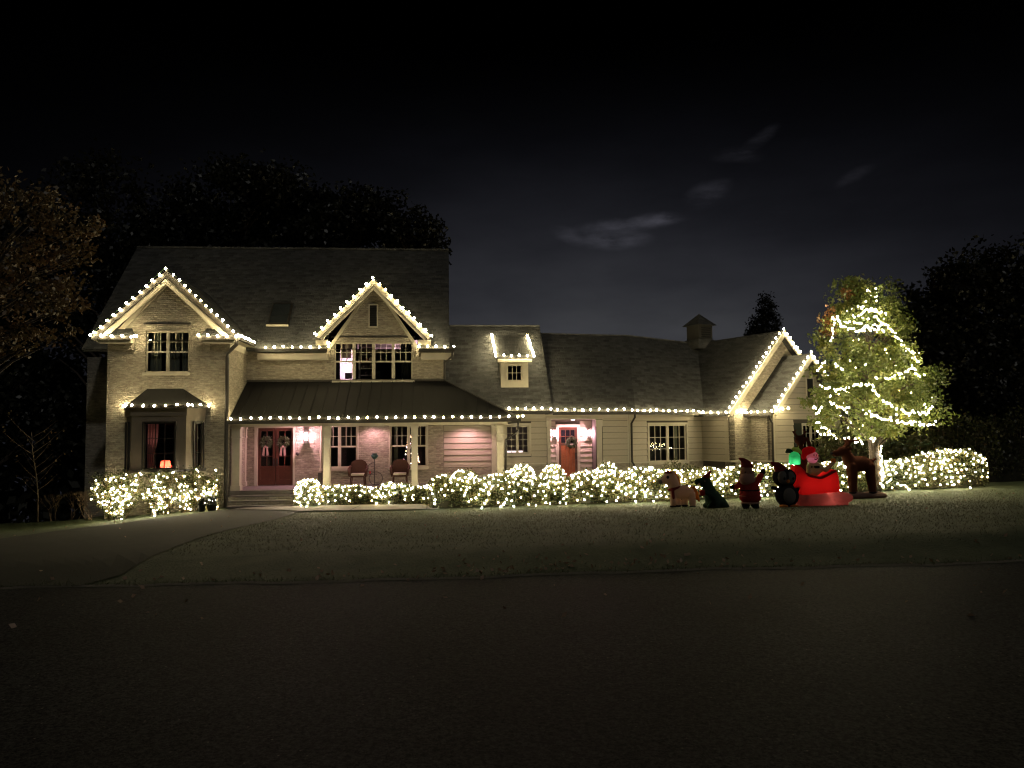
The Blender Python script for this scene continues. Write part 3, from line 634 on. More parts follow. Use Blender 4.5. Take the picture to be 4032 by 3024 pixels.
# skylight on the roof
sx0, sx1 = M.U(1063, 32.6, 1250), M.U(1143, 32.6, 1250)
def onroof(z, lift=.0): return vmain(z)-lift, z+lift
zs0, zs1 = CZ+4.30, CZ+5.35
def rp(u, z, l): return (u, vmain(z)-l*.7, z+l*.7)
sk = hp(MB(M).slab([rp(sx0, zs0, .12), rp(sx1, zs0, .12), rp(sx1, zs1, .12), rp(sx0, zs1, .12)], .16), 'skylight', BRONZE)
MB(M).poly([rp(sx0+.06, zs0+.06, .128), rp(sx1-.06, zs0+.06, .128), rp(sx1-.06, zs1-.06, .128), rp(sx0+.06, zs1-.06, .128)]).build('pane', mat('skylight_glass', (.03, .035, .038), .08, spec=.8), sk)
MB(M).box(sx0-.03, sx1+.03, rp(0, zs0, .12)[1]-.05, rp(0, zs0, .12)[1]+.02, zs0-.02, zs0+.06).build('sill', TRIM, sk)

# ---------------- porch
uPL = uTR+.02; uPR = M.U(2042, VP, 1645); zPE = M.Z(1648, VP, 1500)+.0; zPT = M.Z(1502, VMW, 1400)
uHT = M.U(1748, VMW, 1502)
b = MB(M); b.slab([(uPL, VP, zPE), (uPR, VP, zPE), (uHT, VMW, zPT), (uPL, VMW, zPT)], .09); hp(b, 'porch_roof', METAL)
hp(MB(M).slab([(uPR, VP, zPE), (uPR, VMW+2.4, zPE), (uHT, VMW, zPT)], .09), 'porch_roof', METAL)
SEAM = MB().box(0, 1, 0, 1, 0, 1).mesh('seam'); SEAM.materials.append(METAL)
pa = math.atan2(zPT-zPE, VMW-VP); pl = math.hypot(zPT-zPE, VMW-VP)
u = uPL+.3
while u < uPR-.3:
    L = pl if u < uHT else pl*(uPR-u)/(uPR-uHT)
    o = inst(SEAM, 'seam', house, M.P(u, VP, zPE+.004), (.03, L-.02, .028)); o.rotation_euler = Euler((pa, 0, M.th)); u += .42
hp(MB().bar(M.P(uPR, VP, zPE+.02), M.P(uHT, VMW, zPT+.02), .07, .05), 'hip_cap', METAL)
hp(MB(M).box(uPL, uHT, VMW-.06, VMW-.004, zPT+.0, zPT+.07), 'flashing', BRONZE)
hp(MB(M).box(uPL, uPR+.08, VP-.11, VP-.004, zPE-.16, zPE-.03), 'gutter', BRONZE)
zBm0 = M.Z(1676, VP+.35, 1500); zBm1 = zPE-.10
hp(MB(M).box(uPL+.05, uPR-.25, VP+.22, VP+.48, zBm0, zBm1), 'porch_beam', TRIM)
hp(MB(M).box(uPR-.51, uPR-.25, VP+.484, VMW+.6, zBm0, zBm1), 'porch_beam', TRIM)
uPF = M.U(1935, VMW+.5, 1750)
hp(MB(M).poly([(uPL, VP, zBm1-.02), (uPR, VP, zBm1-.02), (uPR, VMW+1, zBm1-.02), (uPL, VMW+1, zBm1-.02)]), 'porch_ceiling', TRIM)
hp(MB(M).box(uPL+.02, uPR-.22, VP+.12, VMW-.004, zPF-.14, zPF), 'porch_floor', CONC)
hp(MB(M).box(uPL+.06, uPR-.3, VP+.2, VMW-.2, zPF-1.3, zPF-.142), 'foundation', STONE)
# columns
def column(x0, x1, v, zt=None):
    a, b = M.U(x0, v, 1780), M.U(x1, v, 1780); zt = zt or zBm0
    mb = MB(M).box(a, b, v, v+(b-a), zPF, zt-.42)
    c = hp(mb, 'column', TRIM)
    MB(M).box(a-.03, b+.03, v-.03, v+(b-a)+.03, zt-.415, zt-.36).box(a-.012, b+.012, v-.012, v+(b-a)+.012, zt-.36, zt-.08).box(a-.035, b+.035, v-.035, v+(b-a)+.035, zt-.08, zt-.002).build('capital', TRIM, c)
    MB(M).box(a-.03, b+.03, v-.03, v+(b-a)+.03, zPF+.002, zPF+.18).build('base', TRIM, c)
for (a, b) in ((912, 944), (1273, 1299), (1620, 1644), (1957, 1983)): column(a, b, VP+.22)
column(947, 966, VMW-.2); column(1937, 1957, VMW+.05)
# steps
for i in range(3):
    uA, uB = M.U(903-2*i, VP-.3*i, 1950), M.U(1170-8*i, VP-.3*i, 1950)
    zt = zPF-.155*(i+1)+ .0
    st = hp(MB(M).box(uA+.04, uB, VP+.115-.34*(i+1), VP+.118-.34*i, zt-.8, zt-.05), 'riser', STONE)
    MB(M).box(uA+.02, uB+.03, VP+.085-.34*(i+1), VP+.118-.34*i, zt-.049, zt).build('tread', CONC, st)
# double door
def halfdoor(fr, v, a, b, z0, z1, hinge):
    f = MB(fr); st = .11; zr = z0+(z1-z0)*.33; zt = z1-.12
    f.box(a, a+st, v, v+.05, z0, z1).box(b-st, b, v, v+.05, z0, z1).box(a+st, b-st, v, v+.05, zt, z1).box(a+st, b-st, v, v+.05, z0, z0+.2).box(a+st, b-st, v, v+.05, zr-.11, zr)
    f.box(a+st, b-st, v+.02, v+.045, z0+.2, zr-.11)
    m_ = (a+b)/2; zs = [zr, zr+(zt-zr)*.28, zr+(zt-zr)*.76, zt]
    f.box(m_-.018, m_+.018, v+.008, v+.042, zr, zt)
    for z in zs[1:-1]: f.box(a+st, b-st, v+.01, v+.04, z-.016, z+.016)
    d = hp(f, 'door', WOOD2)
    for (p, q) in ((a+st, m_-.018), (m_+.018, b-st)):
        for i in range(3): inst(unitbox(GLASS), 'pane', d, fr.P(p+.003, v+.022, zs[i]+.018), (q-p-.006, .004, zs[i+1]-zs[i]-.036), fr.th)
    hx = b-.07 if hinge == 'l' else a+.03
    MB(fr).box(hx, hx+.04, v-.05, v-.003, zr+.0, zr+.30).build('handle', DARK, d)
    return d
md = (rDD[0]+rDD[1])/2; fr_t = .09
MB(M).box(rDD[0]-.1, rDD[0]+.02, VMW-.04, VMW+.14, zPF, rDD[3]+.1).box(rDD[1]-.02, rDD[1]+.06, VMW-.04, VMW+.14, zPF, rDD[3]+.1).box(rDD[0]+.02, rDD[1]-.02, VMW-.04, VMW+.14, rDD[3]-.01, rDD[3]+.1).build('door_casing', TRIM, house)
halfdoor(M, VMW+.07, rDD[0]+.022, md-.01, zPF+.03, rDD[3]-.014, 'l'); halfdoor(M, VMW+.07, md+.01, rDD[1]-.022, zPF+.03, rDD[3]-.014, 'r')
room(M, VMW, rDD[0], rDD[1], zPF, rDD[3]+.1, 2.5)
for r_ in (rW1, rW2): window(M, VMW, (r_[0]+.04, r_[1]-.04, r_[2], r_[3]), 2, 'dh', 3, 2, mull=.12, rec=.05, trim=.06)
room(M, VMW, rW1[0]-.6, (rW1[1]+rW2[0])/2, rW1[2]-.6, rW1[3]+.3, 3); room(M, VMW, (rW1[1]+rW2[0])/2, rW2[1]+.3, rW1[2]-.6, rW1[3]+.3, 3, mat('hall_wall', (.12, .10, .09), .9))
# siding wall at the right end of the porch and the middle wing
VM2 = VMW+.35; uSA = uMR-.02; uMD = M.U(2480, VM2, 1700)
rMW = R(M, VM2, 1992, 2082, 1676, 1786)
uA0, uA1 = M.U(2166, VM2, 1740), M.U(2346, VM2, 1740); zA1 = M.Z(1652, VM2, 2250); zEV = M.Z(1632, VM2, 2200); zSB = M.Z(1822, VM2, 2200)
alc = (uA0, uA1, zSB-1.05, zA1)
wall(M, VM2, uSA, uMD, zPF-1.4, zEV+.3, [rMW, alc], m=BACK, rev=.9, back=.8)
siding(M, VM2, uSA+.03, M.U(1938, VM2), M.Z(1838, VM2, 1840), zBm1, [], .245)
siding(M, VM2, M.U(1958, VM2), M.U(2152, VM2), zSB+.02, zEV+.0, [(rMW[0]-.1, rMW[1]+.1, rMW[2]-.12, rMW[3]+.12)], .245)
siding(M, VM2, M.U(2372, VM2), uMD-.1, zSB+.02, zEV, [], .245)
for (a, b) in ((1747, 1936), (1958, 2150), (2374, 2480)):
    hp(MB(M).box(M.U(a, VM2), M.U(b, VM2)-.0, VM2-.05, VM2-.004, zSB-.05, zSB+.015), 'water_table', TRIM)
    hp(MB(M).box(M.U(a, VM2), M.U(b, VM2)-.01, VM2-.035, VM2-.004, zPF-1.3, zSB-.052), 'foundation', STONE)
hp(MB(M).box(uMD-.1, uMD+.01, VM2-.05, VM2+.1, zSB, zEV), 'corner_board', TRIM)
hp(MB(M).box(M.U(1985, VM2), uMD+.02, VM2-.05, VM2-.038, zEV-.16, zEV+.02), 'frieze_board', TRIM)
window(M, VM2-.01, rMW, 2, 'grid', 2, 4, mull=.1, rec=.03, trim=.1)
room(M, VM2, rMW[0]-.3, rMW[1]+.5, rMW[2]-.6, rMW[3]+.3, 2.5, INT)
# door alcove
VA = VM2+.9
hp(MB(M).poly([(uA0-.02, VA, zSB-1.1), (uA1+.02, VA, zSB-1.1), (uA1+.02, VA, zA1+.02), (uA0-.02, VA, zA1+.02)]), 'wall', BACK)
rRD = R(M, VA, 2200, 2273, 1682, 1900); rRD = (rRD[0], rRD[1], rRD[3]-2.3, rRD[3])
siding(M, VA, uA0+.01, uA1-.01, zSB-.9, zA1-.01, [(rRD[0]-.13, rRD[1]+.13, rRD[2], rRD[3]+.13)], .22)
MB(M).box(rRD[0]-.12, rRD[0], VA-.06, VA-.004, rRD[2], rRD[3]+.12).box(rRD[1], rRD[1]+.12, VA-.06, VA-.004, rRD[2], rRD[3]+.12).box(rRD[0], rRD[1], VA-.06, VA-.004, rRD[3], rRD[3]+.12).build('door_casing', TRIM, house)
f = MB(M); a, b, z0, z1 = rRD; v_ = VA-.045; st = .1; gz = z0+1.62
f.box(a, a+st, v_, v_+.04, z0, z1-.003).box(b-st, b, v_, v_+.04, z0, z1-.003).box(a+st, b-st, v_, v_+.04, z1-.11, z1-.003).box(a+st, b-st, v_, v_+.04, gz-.1, gz)
for k in (1, 2): xx = a+st+(b-a-2*st)*k/3; f.box(xx-.015, xx+.015, v_+.005, v_+.035, gz, z1-.11)
zz = (gz+z1-.11)/2; f.box(a+st, b-st, v_+.006, v_+.034, zz-.015, zz+.015)
rd = hp(f, 'door', WOOD2)
for i in range(5):
    w_ = (b-a-2*st)/5; MB(M).box(a+st+w_*i+.004, a+st+w_*(i+1)-.004, v_+.012, v_+.034, z0, gz-.1).build('plank', WOOD, rd)
for i in range(3):
    for k in range(2):
        w_ = (b-a-2*st)/3; h_ = (z1-.11-gz)/2; inst(unitbox(mat('dark_door_glass', (.01, .01, .012), .1, spec=.7) if 'dark_door_glass' not in bpy.data.materials else bpy.data.materials['dark_door_glass']), 'pane', rd, M.P(a+st+w_*i+.018, v_+.018, gz+h_*k+.018), (w_-.036, .006, h_-.036), M.th)
MB(M).box(b-.09, b-.05, v_-.05, v_-.003, z0+.95, z0+1.2).build('handle', DARK, rd)
for (x0, x1) in ((2153, 2166), (2347, 2368)):
    p_ = MB(M).box(M.U(x0, VM2), M.U(x1, VM2), VM2-.09, VM2-.052, zSB-.9, zA1-.3)
    c = hp(p_, 'pilaster', TRIM); MB(M).box(M.U(x0, VM2)-.03, M.U(x1, VM2)+.03, VM2-.12, VM2-.045, zA1-.3, zA1-.02).build('capital', TRIM, c)
hp(MB(M).box(M.U(2148, VM2), M.U(2374, VM2), VM2-.12, VM2-.053, zA1, zA1+.12), 'lintel', TRIM)
# middle roof
zm0 = M.Z(1617, VM2-.45, 2080); vm0 = VM2-.45; vmR = 35.6; zmR = M.hit(1950, 1284, vmR)[1]; umL = uMR; umR = M.U(2176, vm0, 1610)
hp(MB(M).slab([(umL, vm0, zm0), (umR, vm0, zm0), (umR, vmR, zmR), (umL, vmR, zmR)], .15), 'roof', SHING)
hp(MB(M).slab([(umL, vmR, zmR), (umR, vmR, zmR), (umR, vmR+4.3, zm0), (umL, vmR+4.3, zm0)], .15), 'roof', SHING)
hp(MB(M).box(umL, umR, vmR-.08, vmR+.08, zmR-.03, zmR+.04), 'ridge_cap', SHING)
hp(MB(M).poly([(umR-.1, vm0+.3, zm0), (umR-.1, vmR+4, zm0), (umR-.1, vmR, zmR-.1)]), 'gable_wall', SIDE)
# wing roofs
zw0_ = M.Z(1620, VM2-.4, 2350); vw0 = VM2-.42; uw1 = M.U(2503, vw0, 1615)
bend = M.P(uw1, vw0, 0); G.o = Vector((bend.x, bend.y, 0))+G.ev*.42; G.o.z = 0
wr0 = PX(2127, 1314, 36.4); wr1 = PX(2470, 1322, 36.9)
LD = G.hit(2765, 1620, -.42)[0]
GB = -.42
# garage block
uG0 = G.hit(2765, 1750, 0)[0]
vg1 = None
for k in range(200):
    v_t = -k*.02
    if G.hit(2873, 1750, v_t)[0] <= uG0: vg1 = v_t; break
uGR = uG0+6.3; ucG, zGP = G.hit(3085, 1300, vg1-.3); ucG_ = uG0+3.15
uL0 = G.hit(2956, 1750, vg1)[0]; vg2 = None
for k in range(200):
    v_t = vg1-k*.02
    if G.hit(3044, 1750, v_t)[0] <= uL0: vg2 = v_t; break
ucL, zLP = G.hit(3192, 1392, vg2-.3)
print('GARAGE', uG0, vg1, ucG, ucG_, zGP-CZ, uL0, vg2, ucL, zLP-CZ)
zGE = zw0_
# D wall and roof
rDW = R(G, 0, 2556, 2702, 1672, 1817)
wall(G, 0, -.05, uG0, zPF-1.4, zGE+.15, [rDW], m=BACK, rev=.14)
siding(G, 0, 0, rDW[0]-.12, zSB+.0, zGE, [], .245); siding(G, 0, rDW[0]-.12, uG0-.01, zSB, zGE, [(rDW[0]-.13, rDW[1]+.1, rDW[2]-.1, rDW[3]+.1)], .245)
window(G, -.01, rDW, 2, 'grid', 3, 3, mull=.13, rec=.03, trim=.09)
room(G, 0, rDW[0]-.2, rDW[1]+.2, rDW[2]-.4, rDW[3]+.3, 1.6)
hp(MB(G).box(0, uG0, -.05, -.004, zSB-.06, zSB-.005), 'water_table', TRIM); hp(MB(G).box(-.05, uG0, -.035, -.004, zPF-1.35, zSB-.062), 'foundation', STONE)
# block side wall (faces left) : frame rotated
SG = Edge(G, (uG0, 0), (uG0, vg1)); SG.ev = Vector((-SG.eu.y, SG.eu.x, 0))
wall(SG, 0, 0, SG.L, zPF-1.4, zGE, m=BACK); siding(SG, 0, .01, SG.L-.05, zSB, zGE-.02, [], .245)
hp(MB(SG).box(0, SG.L, -.05, -.004, zSB-.06, zSB-.005), 'water_table', TRIM)
zGt = zGP-.15
# gable face of big block
wall(G, vg1, uG0, uGR, zPF-1.4, zGE, m=BRICK); gable(G, vg1, uG0, uGR, zGE, ucG, zGP-.25, m=BRICK)
hp(MB(G).box(uG0-.04, uL0, vg1-.06, vg1-.004, zSB-.06, zSB), 'water_table', TRIM)
ridgeB = 6.2
hp(MB(G).slab([(uG0-.35, vg1-.35, zGE-.12), (ucG, vg1-.35, zGP), (ucG, vg1-.35+ridgeB+3, zGP), (uG0-.35, .0, zGE-.12)], .14), 'roof', SHING)
hp(MB(G).slab([(uGR+.35, vg1-.35, zGE-.12), (uGR+.35, vg1+ridgeB+3, zGE-.12), (ucG, vg1-.35+ridgeB+3, zGP), (ucG, vg1-.35, zGP)], .14), 'roof', SHING)
rake(G, vg1-.38, (uG0-.35, uGR+.35), ucG, zGE-.12, zGP, .2, .002, TRIM)
hp(MB(G).poly([(uG0-.35, vg1-.35, zGE-.27), (uG0-.35, vg1, zGE-.27), (ucG, vg1, zGP-.2), (ucG, vg1-.35, zGP-.2)]), 'soffit', TRIM)
hp(MB(G).poly([(uGR+.35, vg1-.35, zGE-.27), (ucG, vg1-.35, zGP-.2), (ucG, vg1, zGP-.2), (uGR+.35, vg1, zGE-.27)]), 'soffit', TRIM)
# lower front block
hwL = ucL-uL0; uLR = ucL+hwL
S2 = Edge(G, (uL0, vg1), (uL0, vg2)); wall(S2, 0, 0, S2.L, zPF-1.4, zGE, m=BRICK)
hp(MB(S2).box(0, S2.L+.04, -.05, -.004, zSB-.06, zSB-.005), 'water_table', TRIM)
rGW = (G.hit(3160, 1720, vg2)[0], G.hit(3230, 1720, vg2)[0], G.hit(3180, 1768, vg2)[1], G.hit(3180, 1672, vg2)[1])
wall(G, vg2, uL0, uLR, zPF-1.4, zGE, [rGW], m=BACK); gable(G, vg2, uL0, uLR, zGE, ucL, zLP-.25, m=BACK)
siding(G, vg2, uL0+.06, uLR, zSB, zGE-.0, [(rGW[0]-.55, rGW[1]+.55, rGW[2]-.1, rGW[3]+.1)], .245)
sl = hwL/(zLP-.3-zGE)
siding(G, vg2, uL0, uLR, zGE, zLP-.4, [], .245, clip=lambda z: (ucL-(zLP-.3-z)*sl, ucL+(zLP-.3-z)*sl))
hp(MB(G).box(uL0-.04, uLR, vg2-.06, vg2-.004, zSB-.06, zSB), 'water_table', TRIM); hp(MB(G).box(uL0, uLR, vg2-.03, vg2-.004, zPF-1.35, zSB-.062), 'foundation', STONE); hp(MB(G).box(uL0-.01, uL0+.06, vg2-.055, vg2-.004, zSB, zGE), 'corner_board', TRIM)
window(G, vg2-.01, rGW, 2, 'grid', 2, 3, mull=.1, rec=.03, trim=.06); room(G, vg2, rGW[0]-.2, rGW[1]+.2, rGW[2]-.2, rGW[3]+.2, .9)
for (a, b) in ((rGW[0]-.52, rGW[0]-.09), (rGW[1]+.09, rGW[1]+.52)):
    sh = hp(MB(G).box(a, b, vg2-.05, vg2-.004, rGW[2]-.06, rGW[3]+.06), 'shutter', GREEN_SH)
vt = (G.hit(3172, 1500, vg2)[0], G.hit(3196, 1500, vg2)[0], G.hit(3180, 1566, vg2)[1], G.hit(3180, 1492, vg2)[1])
lo2 = hp(MB(G).box(vt[0], vt[1], vg2-.06, vg2-.004, vt[2], vt[3]), 'gable_vent', DARK)
MB(G).box(vt[0]-.05, vt[0], vg2-.08, vg2-.04, vt[2]-.05, vt[3]+.05).box(vt[1], vt[1]+.05, vg2-.08, vg2-.04, vt[2]-.05, vt[3]+.05).build('frame', TRIM, lo2)
hp(MB(G).slab([(uL0-.3, vg2-.35, zGE-.12), (ucL, vg2-.35, zLP), (ucL, vg1-.01, zLP), (uL0-.3, vg1-.01, zGE-.12)], .14), 'roof', SHING)
hp(MB(G).slab([(uLR+.3, vg2-.35, zGE-.12), (uLR+.3, vg1-.01, zGE-.12), (ucL, vg1-.01, zLP), (ucL, vg2-.35, zLP)], .14), 'roof', SHING)
rake(G, vg2-.38, (uL0-.3, uLR+.3), ucL, zGE-.12, zLP, .2, .002, TRIM)
hp(MB(G).poly([(uL0-.3, vg2-.35, zGE-.27), (uL0-.3, vg2, zGE-.27), (ucL, vg2, zLP-.2), (ucL, vg2-.35, zLP-.2)]), 'soffit', TRIM)
# wing roof surfaces (aligned part and turned part)
e0 = M.P(umR-.3, vw0, zw0_); e1 = M.P(uw1, vw0, zw0_); e2 = G.P(uG0+.3, GB, zGE-.0)
rg = G.P(ucG, vg1-.35+5.6, zGP-.05)
hp(MB().slab([e0, e1, wr1, wr0], .14, world=True), 'roof', SHING)
hp(MB().slab([e1, e2, rg, wr1], .14, world=True), 'roof', SHING)
dn = Vector((1.5, 4, -3.6))
hp(MB().wpoly([wr0, wr1, wr1+dn, wr0+dn]).wpoly([wr1, rg, rg+dn, wr1+dn]), 'roof', SHING)
hp(MB().bar(wr0, wr1, .16, .06).bar(wr1, rg, .16, .06), 'ridge_cap', SHING)
# gutters
hp(MB(M).box(M.U(1992, vm0, 1612), umR, vm0-.11, vm0-.004, zm0-.13, zm0-.01), 'gutter', BRONZE)
hp(MB(M).box(umR+.003, uw1, vw0-.11, vw0-.004, zw0_-.14, zw0_-.02), 'gutter', BRONZE)
hp(MB(G).box(0, uG0-.3, GB-.11, GB-.004, zGE-.14, zGE-.02), 'gutter', BRONZE)
hp(MB().bar(G.P(uG0-.40, .0, zGE-.18), G.P(uG0-.40, vg1-.3, zGE-.18), .11, .12), 'gutter', BRONZE)
hp(MB().bar(G.P(uL0-.35, vg1, zGE-.18), G.P(uL0-.35, vg2-.3, zGE-.18), .11, .12), 'gutter', BRONZE)
for (fr_, a, b, v) in ((G, 0, uG0, -.003),):
    hp(MB(fr_).box(a, b, v-.35, v, zGE-.17, zGE-.15), 'soffit', TRIM)
hp(MB(M).poly([(M.U(1990, vm0), vm0, zm0-.15), (uw1, vm0, zm0-.15), (uw1, VM2, zm0-.15), (M.U(1990, vm0), VM2, zm0-.15)]), 'soffit', TRIM)
# downspouts
def down(fr, pts, r=.045):
    hp(MB().tube([fr.P(*p) for p in pts], r, 8), 'downspout', BRONZE, smooth=True)
zg = CZ-3.0
down(M, [(uER, VT-.35, zSE-.14), (uER, VT-.35, zSE-.3), (uTR-.04, VT-.12, zSE-.62), (uTR-.04, VT-.09, zSE-.8), (uTR-.05, VT-.09, zg), (uTR-.0, VT-.25, zg-.1)], .07)
down(M, [(M.U(1784, VE), VE-.06, zMR0-.14), (M.U(1782, VE), VE-.06, zMR0-.34), (uMR+.05, VMW-.06, zMR0-.55), (uMR+.05, VMW-.06, zPT+.1)])
down(M, [(uPR-.02, VP-.05, zPE-.15), (uPR-.02, VP-.05, zPE-.5), (M.U(1990, VP+.3), VP+.2, zPE-.85), (M.U(1986, VP+.3), VP+.2, zPF-.6)])
down(M, [(uPR-.02, VP+.02, zPE-.18), (M.U(2000, VP+.3), VP+.2, zBm0+.05)], .035)
down(M, [(uw1-.05, vw0-.06, zw0_-.14), (uw1-.05, vw0-.06, zw0_-.25), (uMD+.06, VM2-.08, zw0_-.5), (uMD+.06, VM2-.08, zSB), (uMD+.13, VM2-.1, zSB-.12), (uMD+.13, VM2-.1, zPF-1.3)])
down(G, [(uL0-.3, vg2-.1, zGE-.2), (uL0-.3, vg2-.1, zGE-.3), (uL0-.08, vg2-.06, zGE-.55), (uL0-.08, vg2-.06, zPF-1.2)])
# roof dormer with one window
vD = 32.45; dz1 = M.Z(1420, vD-.2, 2030)
rdw = R(M, vD, 1972, 2080, 1412, 1520); rdn = R(M, vD, 1996, 2056, 1436, 1500)
wall(M, vD, rdw[0], rdw[1], rdw[2]-.1, rdw[3]-.02, [rdn], m=TRIM, rev=.1, back=2)
w_ = window(M, vD, rdn, 1, 'grid', 3, 2, sill=False, rec=.03, trim=.05); room(M, vD, rdn[0]-.05, rdn[1]+.05, rdn[2]-.05, rdn[3]+.05, .8)
zt0 = M.Z(1404, vD-.3, 2030); zt1 = M.Z(1318, 35.2, 2000)
hp(MB(M).slab([(rdw[0]-.2, vD-.3, zt0), (rdw[1]+.2, vD-.3, zt0), (rdw[1]+.2, 35.2, zt1), (rdw[0]-.2, 35.2, zt1)], .1), 'dormer_roof', SHING)
hp(MB(M).box(rdw[0]-.14, rdw[1]+.14, vD-.26, vD-.003, zt0-.22, zt0-.09), 'cornice', TRIM)
# cupola on the garage ridge
cb_ = PX(2755, 1345, 38.3); cw = .44
cu = hp(MB(Fr(cb_.x, cb_.y, 28)).box(-cw, cw, -cw, cw, cb_.z-.4, cb_.z+.78), 'cupola', mat('cupola_paint', (.045, .043, .04), .8))
cf = Fr(cb_.x, cb_.y, 28)
q = MB(cf); zc = cb_.z+.78; e = .60
for (a, b) in (((-e, -e), (e, -e)), ((e, -e), (e, e)), ((e, e), (-e, e)), ((-e, e), (-e, -e))): q.poly([(a[0], a[1], zc), (b[0], b[1], zc), (0, 0, zc+.62)])
q.poly([(-e, -e, zc), (-e, e, zc), (e, e, zc), (e, -e, zc)]); q.build('cupola_roof', SHING, cu)
MB(cf).box(-cw-.08, cw+.08, -cw-.08, cw+.08, cb_.z-.4, cb_.z+.06).build('cupola_base', SHING, cu)
for k in range(5): MB(cf).box(-.3, .3, -cw-.03, -cw-.004, cb_.z+.16+k*.11, cb_.z+.22+k*.11).build('slat', DARK, cu)

# ================================================================ plants
LEAFQ = np.array([[0, 0, 0], [.32, .42, .06], [0, 1, 0], [-.32, .42, .06]])
def rand_rot(n):
    q = rng.normal(size=(n, 4)); q /= np.linalg.norm(q, axis=1)[:, None]; w, x, y, z = q.T
    return np.stack([np.stack([1-2*(y*y+z*z), 2*(x*y-z*w), 2*(x*z+y*w)], 1), np.stack([2*(x*y+z*w), 1-2*(x*x+z*z), 2*(y*z-x*w)], 1), np.stack([2*(x*z-y*w), 2*(y*z+x*w), 1-2*(x*x+y*y)], 1)], 1)
def leaves(pts, size, name, m, parent=None, kind=None, jit=.4):
    n = len(pts); R_ = rand_rot(n); sz = size*(1-jit/2+jit*rng.random(n))
    V = np.einsum('nij,kj->nki', R_, LEAFQ)*sz[:, None, None] + np.asarray(pts)[:, None, :]
    me = bpy.data.meshes.new(name); me.vertices.add(4*n); me.vertices.foreach_set('co', V.reshape(-1))
    me.loops.add(4*n); me.loops.foreach_set('vertex_index', np.arange(4*n)); me.polygons.add(n)
    me.polygons.foreach_set('loop_start', np.arange(0, 4*n, 4)); me.polygons.foreach_set('loop_total', np.full(n, 4)); me.update(); me.validate()
    me.materials.append(m); o = bpy.data.objects.new(name, me); COL.objects.link(o)
    if parent: o.parent = parent; o.matrix_parent_inverse = parent.matrix_basis.inverted()
    if kind: o['kind'] = kind
    return o
L_HEDGE = leafmat('hedge_leaf', [(.025, .034, .010), (.050, .066, .018), (.085, .085, .028), (.12, .065, .03)], 5)
L_TREE = leafmat('tree_leaf', [(.05, .082, .02), (.12, .155, .035), (.23, .21, .05)], 1.2, .45)
L_ORANGE = leafmat('orange_leaf', [(.12, .10, .03), (.26, .12, .04), (.32, .10, .04)], 2, .4)
L_BROWN = leafmat('autumn_leaf', [(.055, .050, .024), (.10, .066, .030), (.18, .092, .045)], .9, .2)
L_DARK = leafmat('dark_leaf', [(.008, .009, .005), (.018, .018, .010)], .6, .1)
TWIG = mat('bare_twig', (.22, .16, .11), .9)
def ico(r, sub, m, name):
    bm = bmesh.new(); bmesh.ops.create_icosphere(bm, subdivisions=sub, radius=r); me = bpy.data.meshes.new(name); bm.to_mesh(me); bm.free(); me.materials.append(m)
    if sub > 1: me.polygons.foreach_set('use_smooth', [True]*len(me.polygons))
    return me
def bulbmesh(r, m, name):
    prof = [(.001, -1.15), (.45, -1.0), (.85, -.5), (1, 0), (.85, .5), (.5, .9), (.001, 1.0)]
    mb = MB().lathe((0, 0, 0), [(a*r, b*r) for a, b in prof], 8); me = mb.mesh(name); me.materials.append(m); me.polygons.foreach_set('use_smooth', [True]*len(me.polygons)); return me
BM_ROOF = bulbmesh(.041, BULB_ROOF, 'bulb'); BM_NET = ico(.025, 1, BULB_NET, 'bulb'); BM_NET.polygons.foreach_set('use_smooth', [True]*len(BM_NET.polygons))
def variants(me, m2, m3=None):
    a = me.copy(); a.materials.clear(); a.materials.append(m2); L = [me, me, me, a]
    if m3: b = me.copy(); b.materials.clear(); b.materials.append(m3); L.append(b)
    return L
VAR = {}
VAR[BM_ROOF] = variants(BM_ROOF, BULB_ROOF2)+[BM_ROOF]*3; VAR[BM_NET] = variants(BM_NET, BULB_NET2, BULB_NET3)
def string(name, label, cat, pts, me, group=None, wire=True, sag=0, rmax=None, dz=.0, jit=0):
    """wire with its bulbs: wire is the thing, bulbs are parts"""
    pts = [Vector(p) for p in pts]
    if wire:
        mb = MB()
        for a, b in zip(pts, pts[1:]):
            if (b-a).length < (rmax or 1.2): mb.bar(a+Vector((0, 0, .03)), b+Vector((0, 0, .03)), .014)
        if not mb.v: mb.bar(pts[0], pts[0]+Vector((.05, 0, 0)), .014)
        o = mb.build(name, WIRE)
    tag(o, label, cat, group)
    for p in pts[:299]:
        s_ = 1+max(jit, .12)*(random.random()*2-1); p = p+Vector((random.uniform(-.012, .012), 0, random.uniform(-.035, .012)))
        inst(random.choice(VAR[me]), 'bulb', o, p+Vector((0, 0, dz)), (s_, s_, s_*1.05), 0, (random.uniform(-.4, .4), random.uniform(-.4, .4), 0))
    return o
def line(fr, v, x0, y0, x1, y1, n, v1=None):
    a = fr.P(fr.hit(x0, y0, v)[0], v, fr.hit(x0, y0, v)[1]); v1 = v if v1 is None else v1; h = fr.hit(x1, y1, v1); b = fr.P(h[0], v1, h[1])
    return [a.lerp(b, i/(n-1)) if n > 1 else a for i in range(n)]
RG = 'warm white bulb strings along the roof edges'
vb = vF-.09
def LS(*a, **k): return string('roof_light_string', *a, **k)
LS('bulbs climbing both sides of the left tower gable', 'string lights', line(M, vb, 370, 1308, 652, 1056, 12)+line(M, vb, 684, 1082, 918, 1300, 12), BM_ROOF, RG)
LS('short bulb row over the left eave return of the tower', 'string lights', line(M, vb-.12, 357, 1319, 480, 1320, 4)+line(M, vb-.1, 516, 1323, 535, 1322, 3), BM_ROOF, RG)
LS('short bulb row over the right eave return of the tower', 'string lights', line(M, vb-.12, 780, 1320, 930, 1320, 5), BM_ROOF, RG)
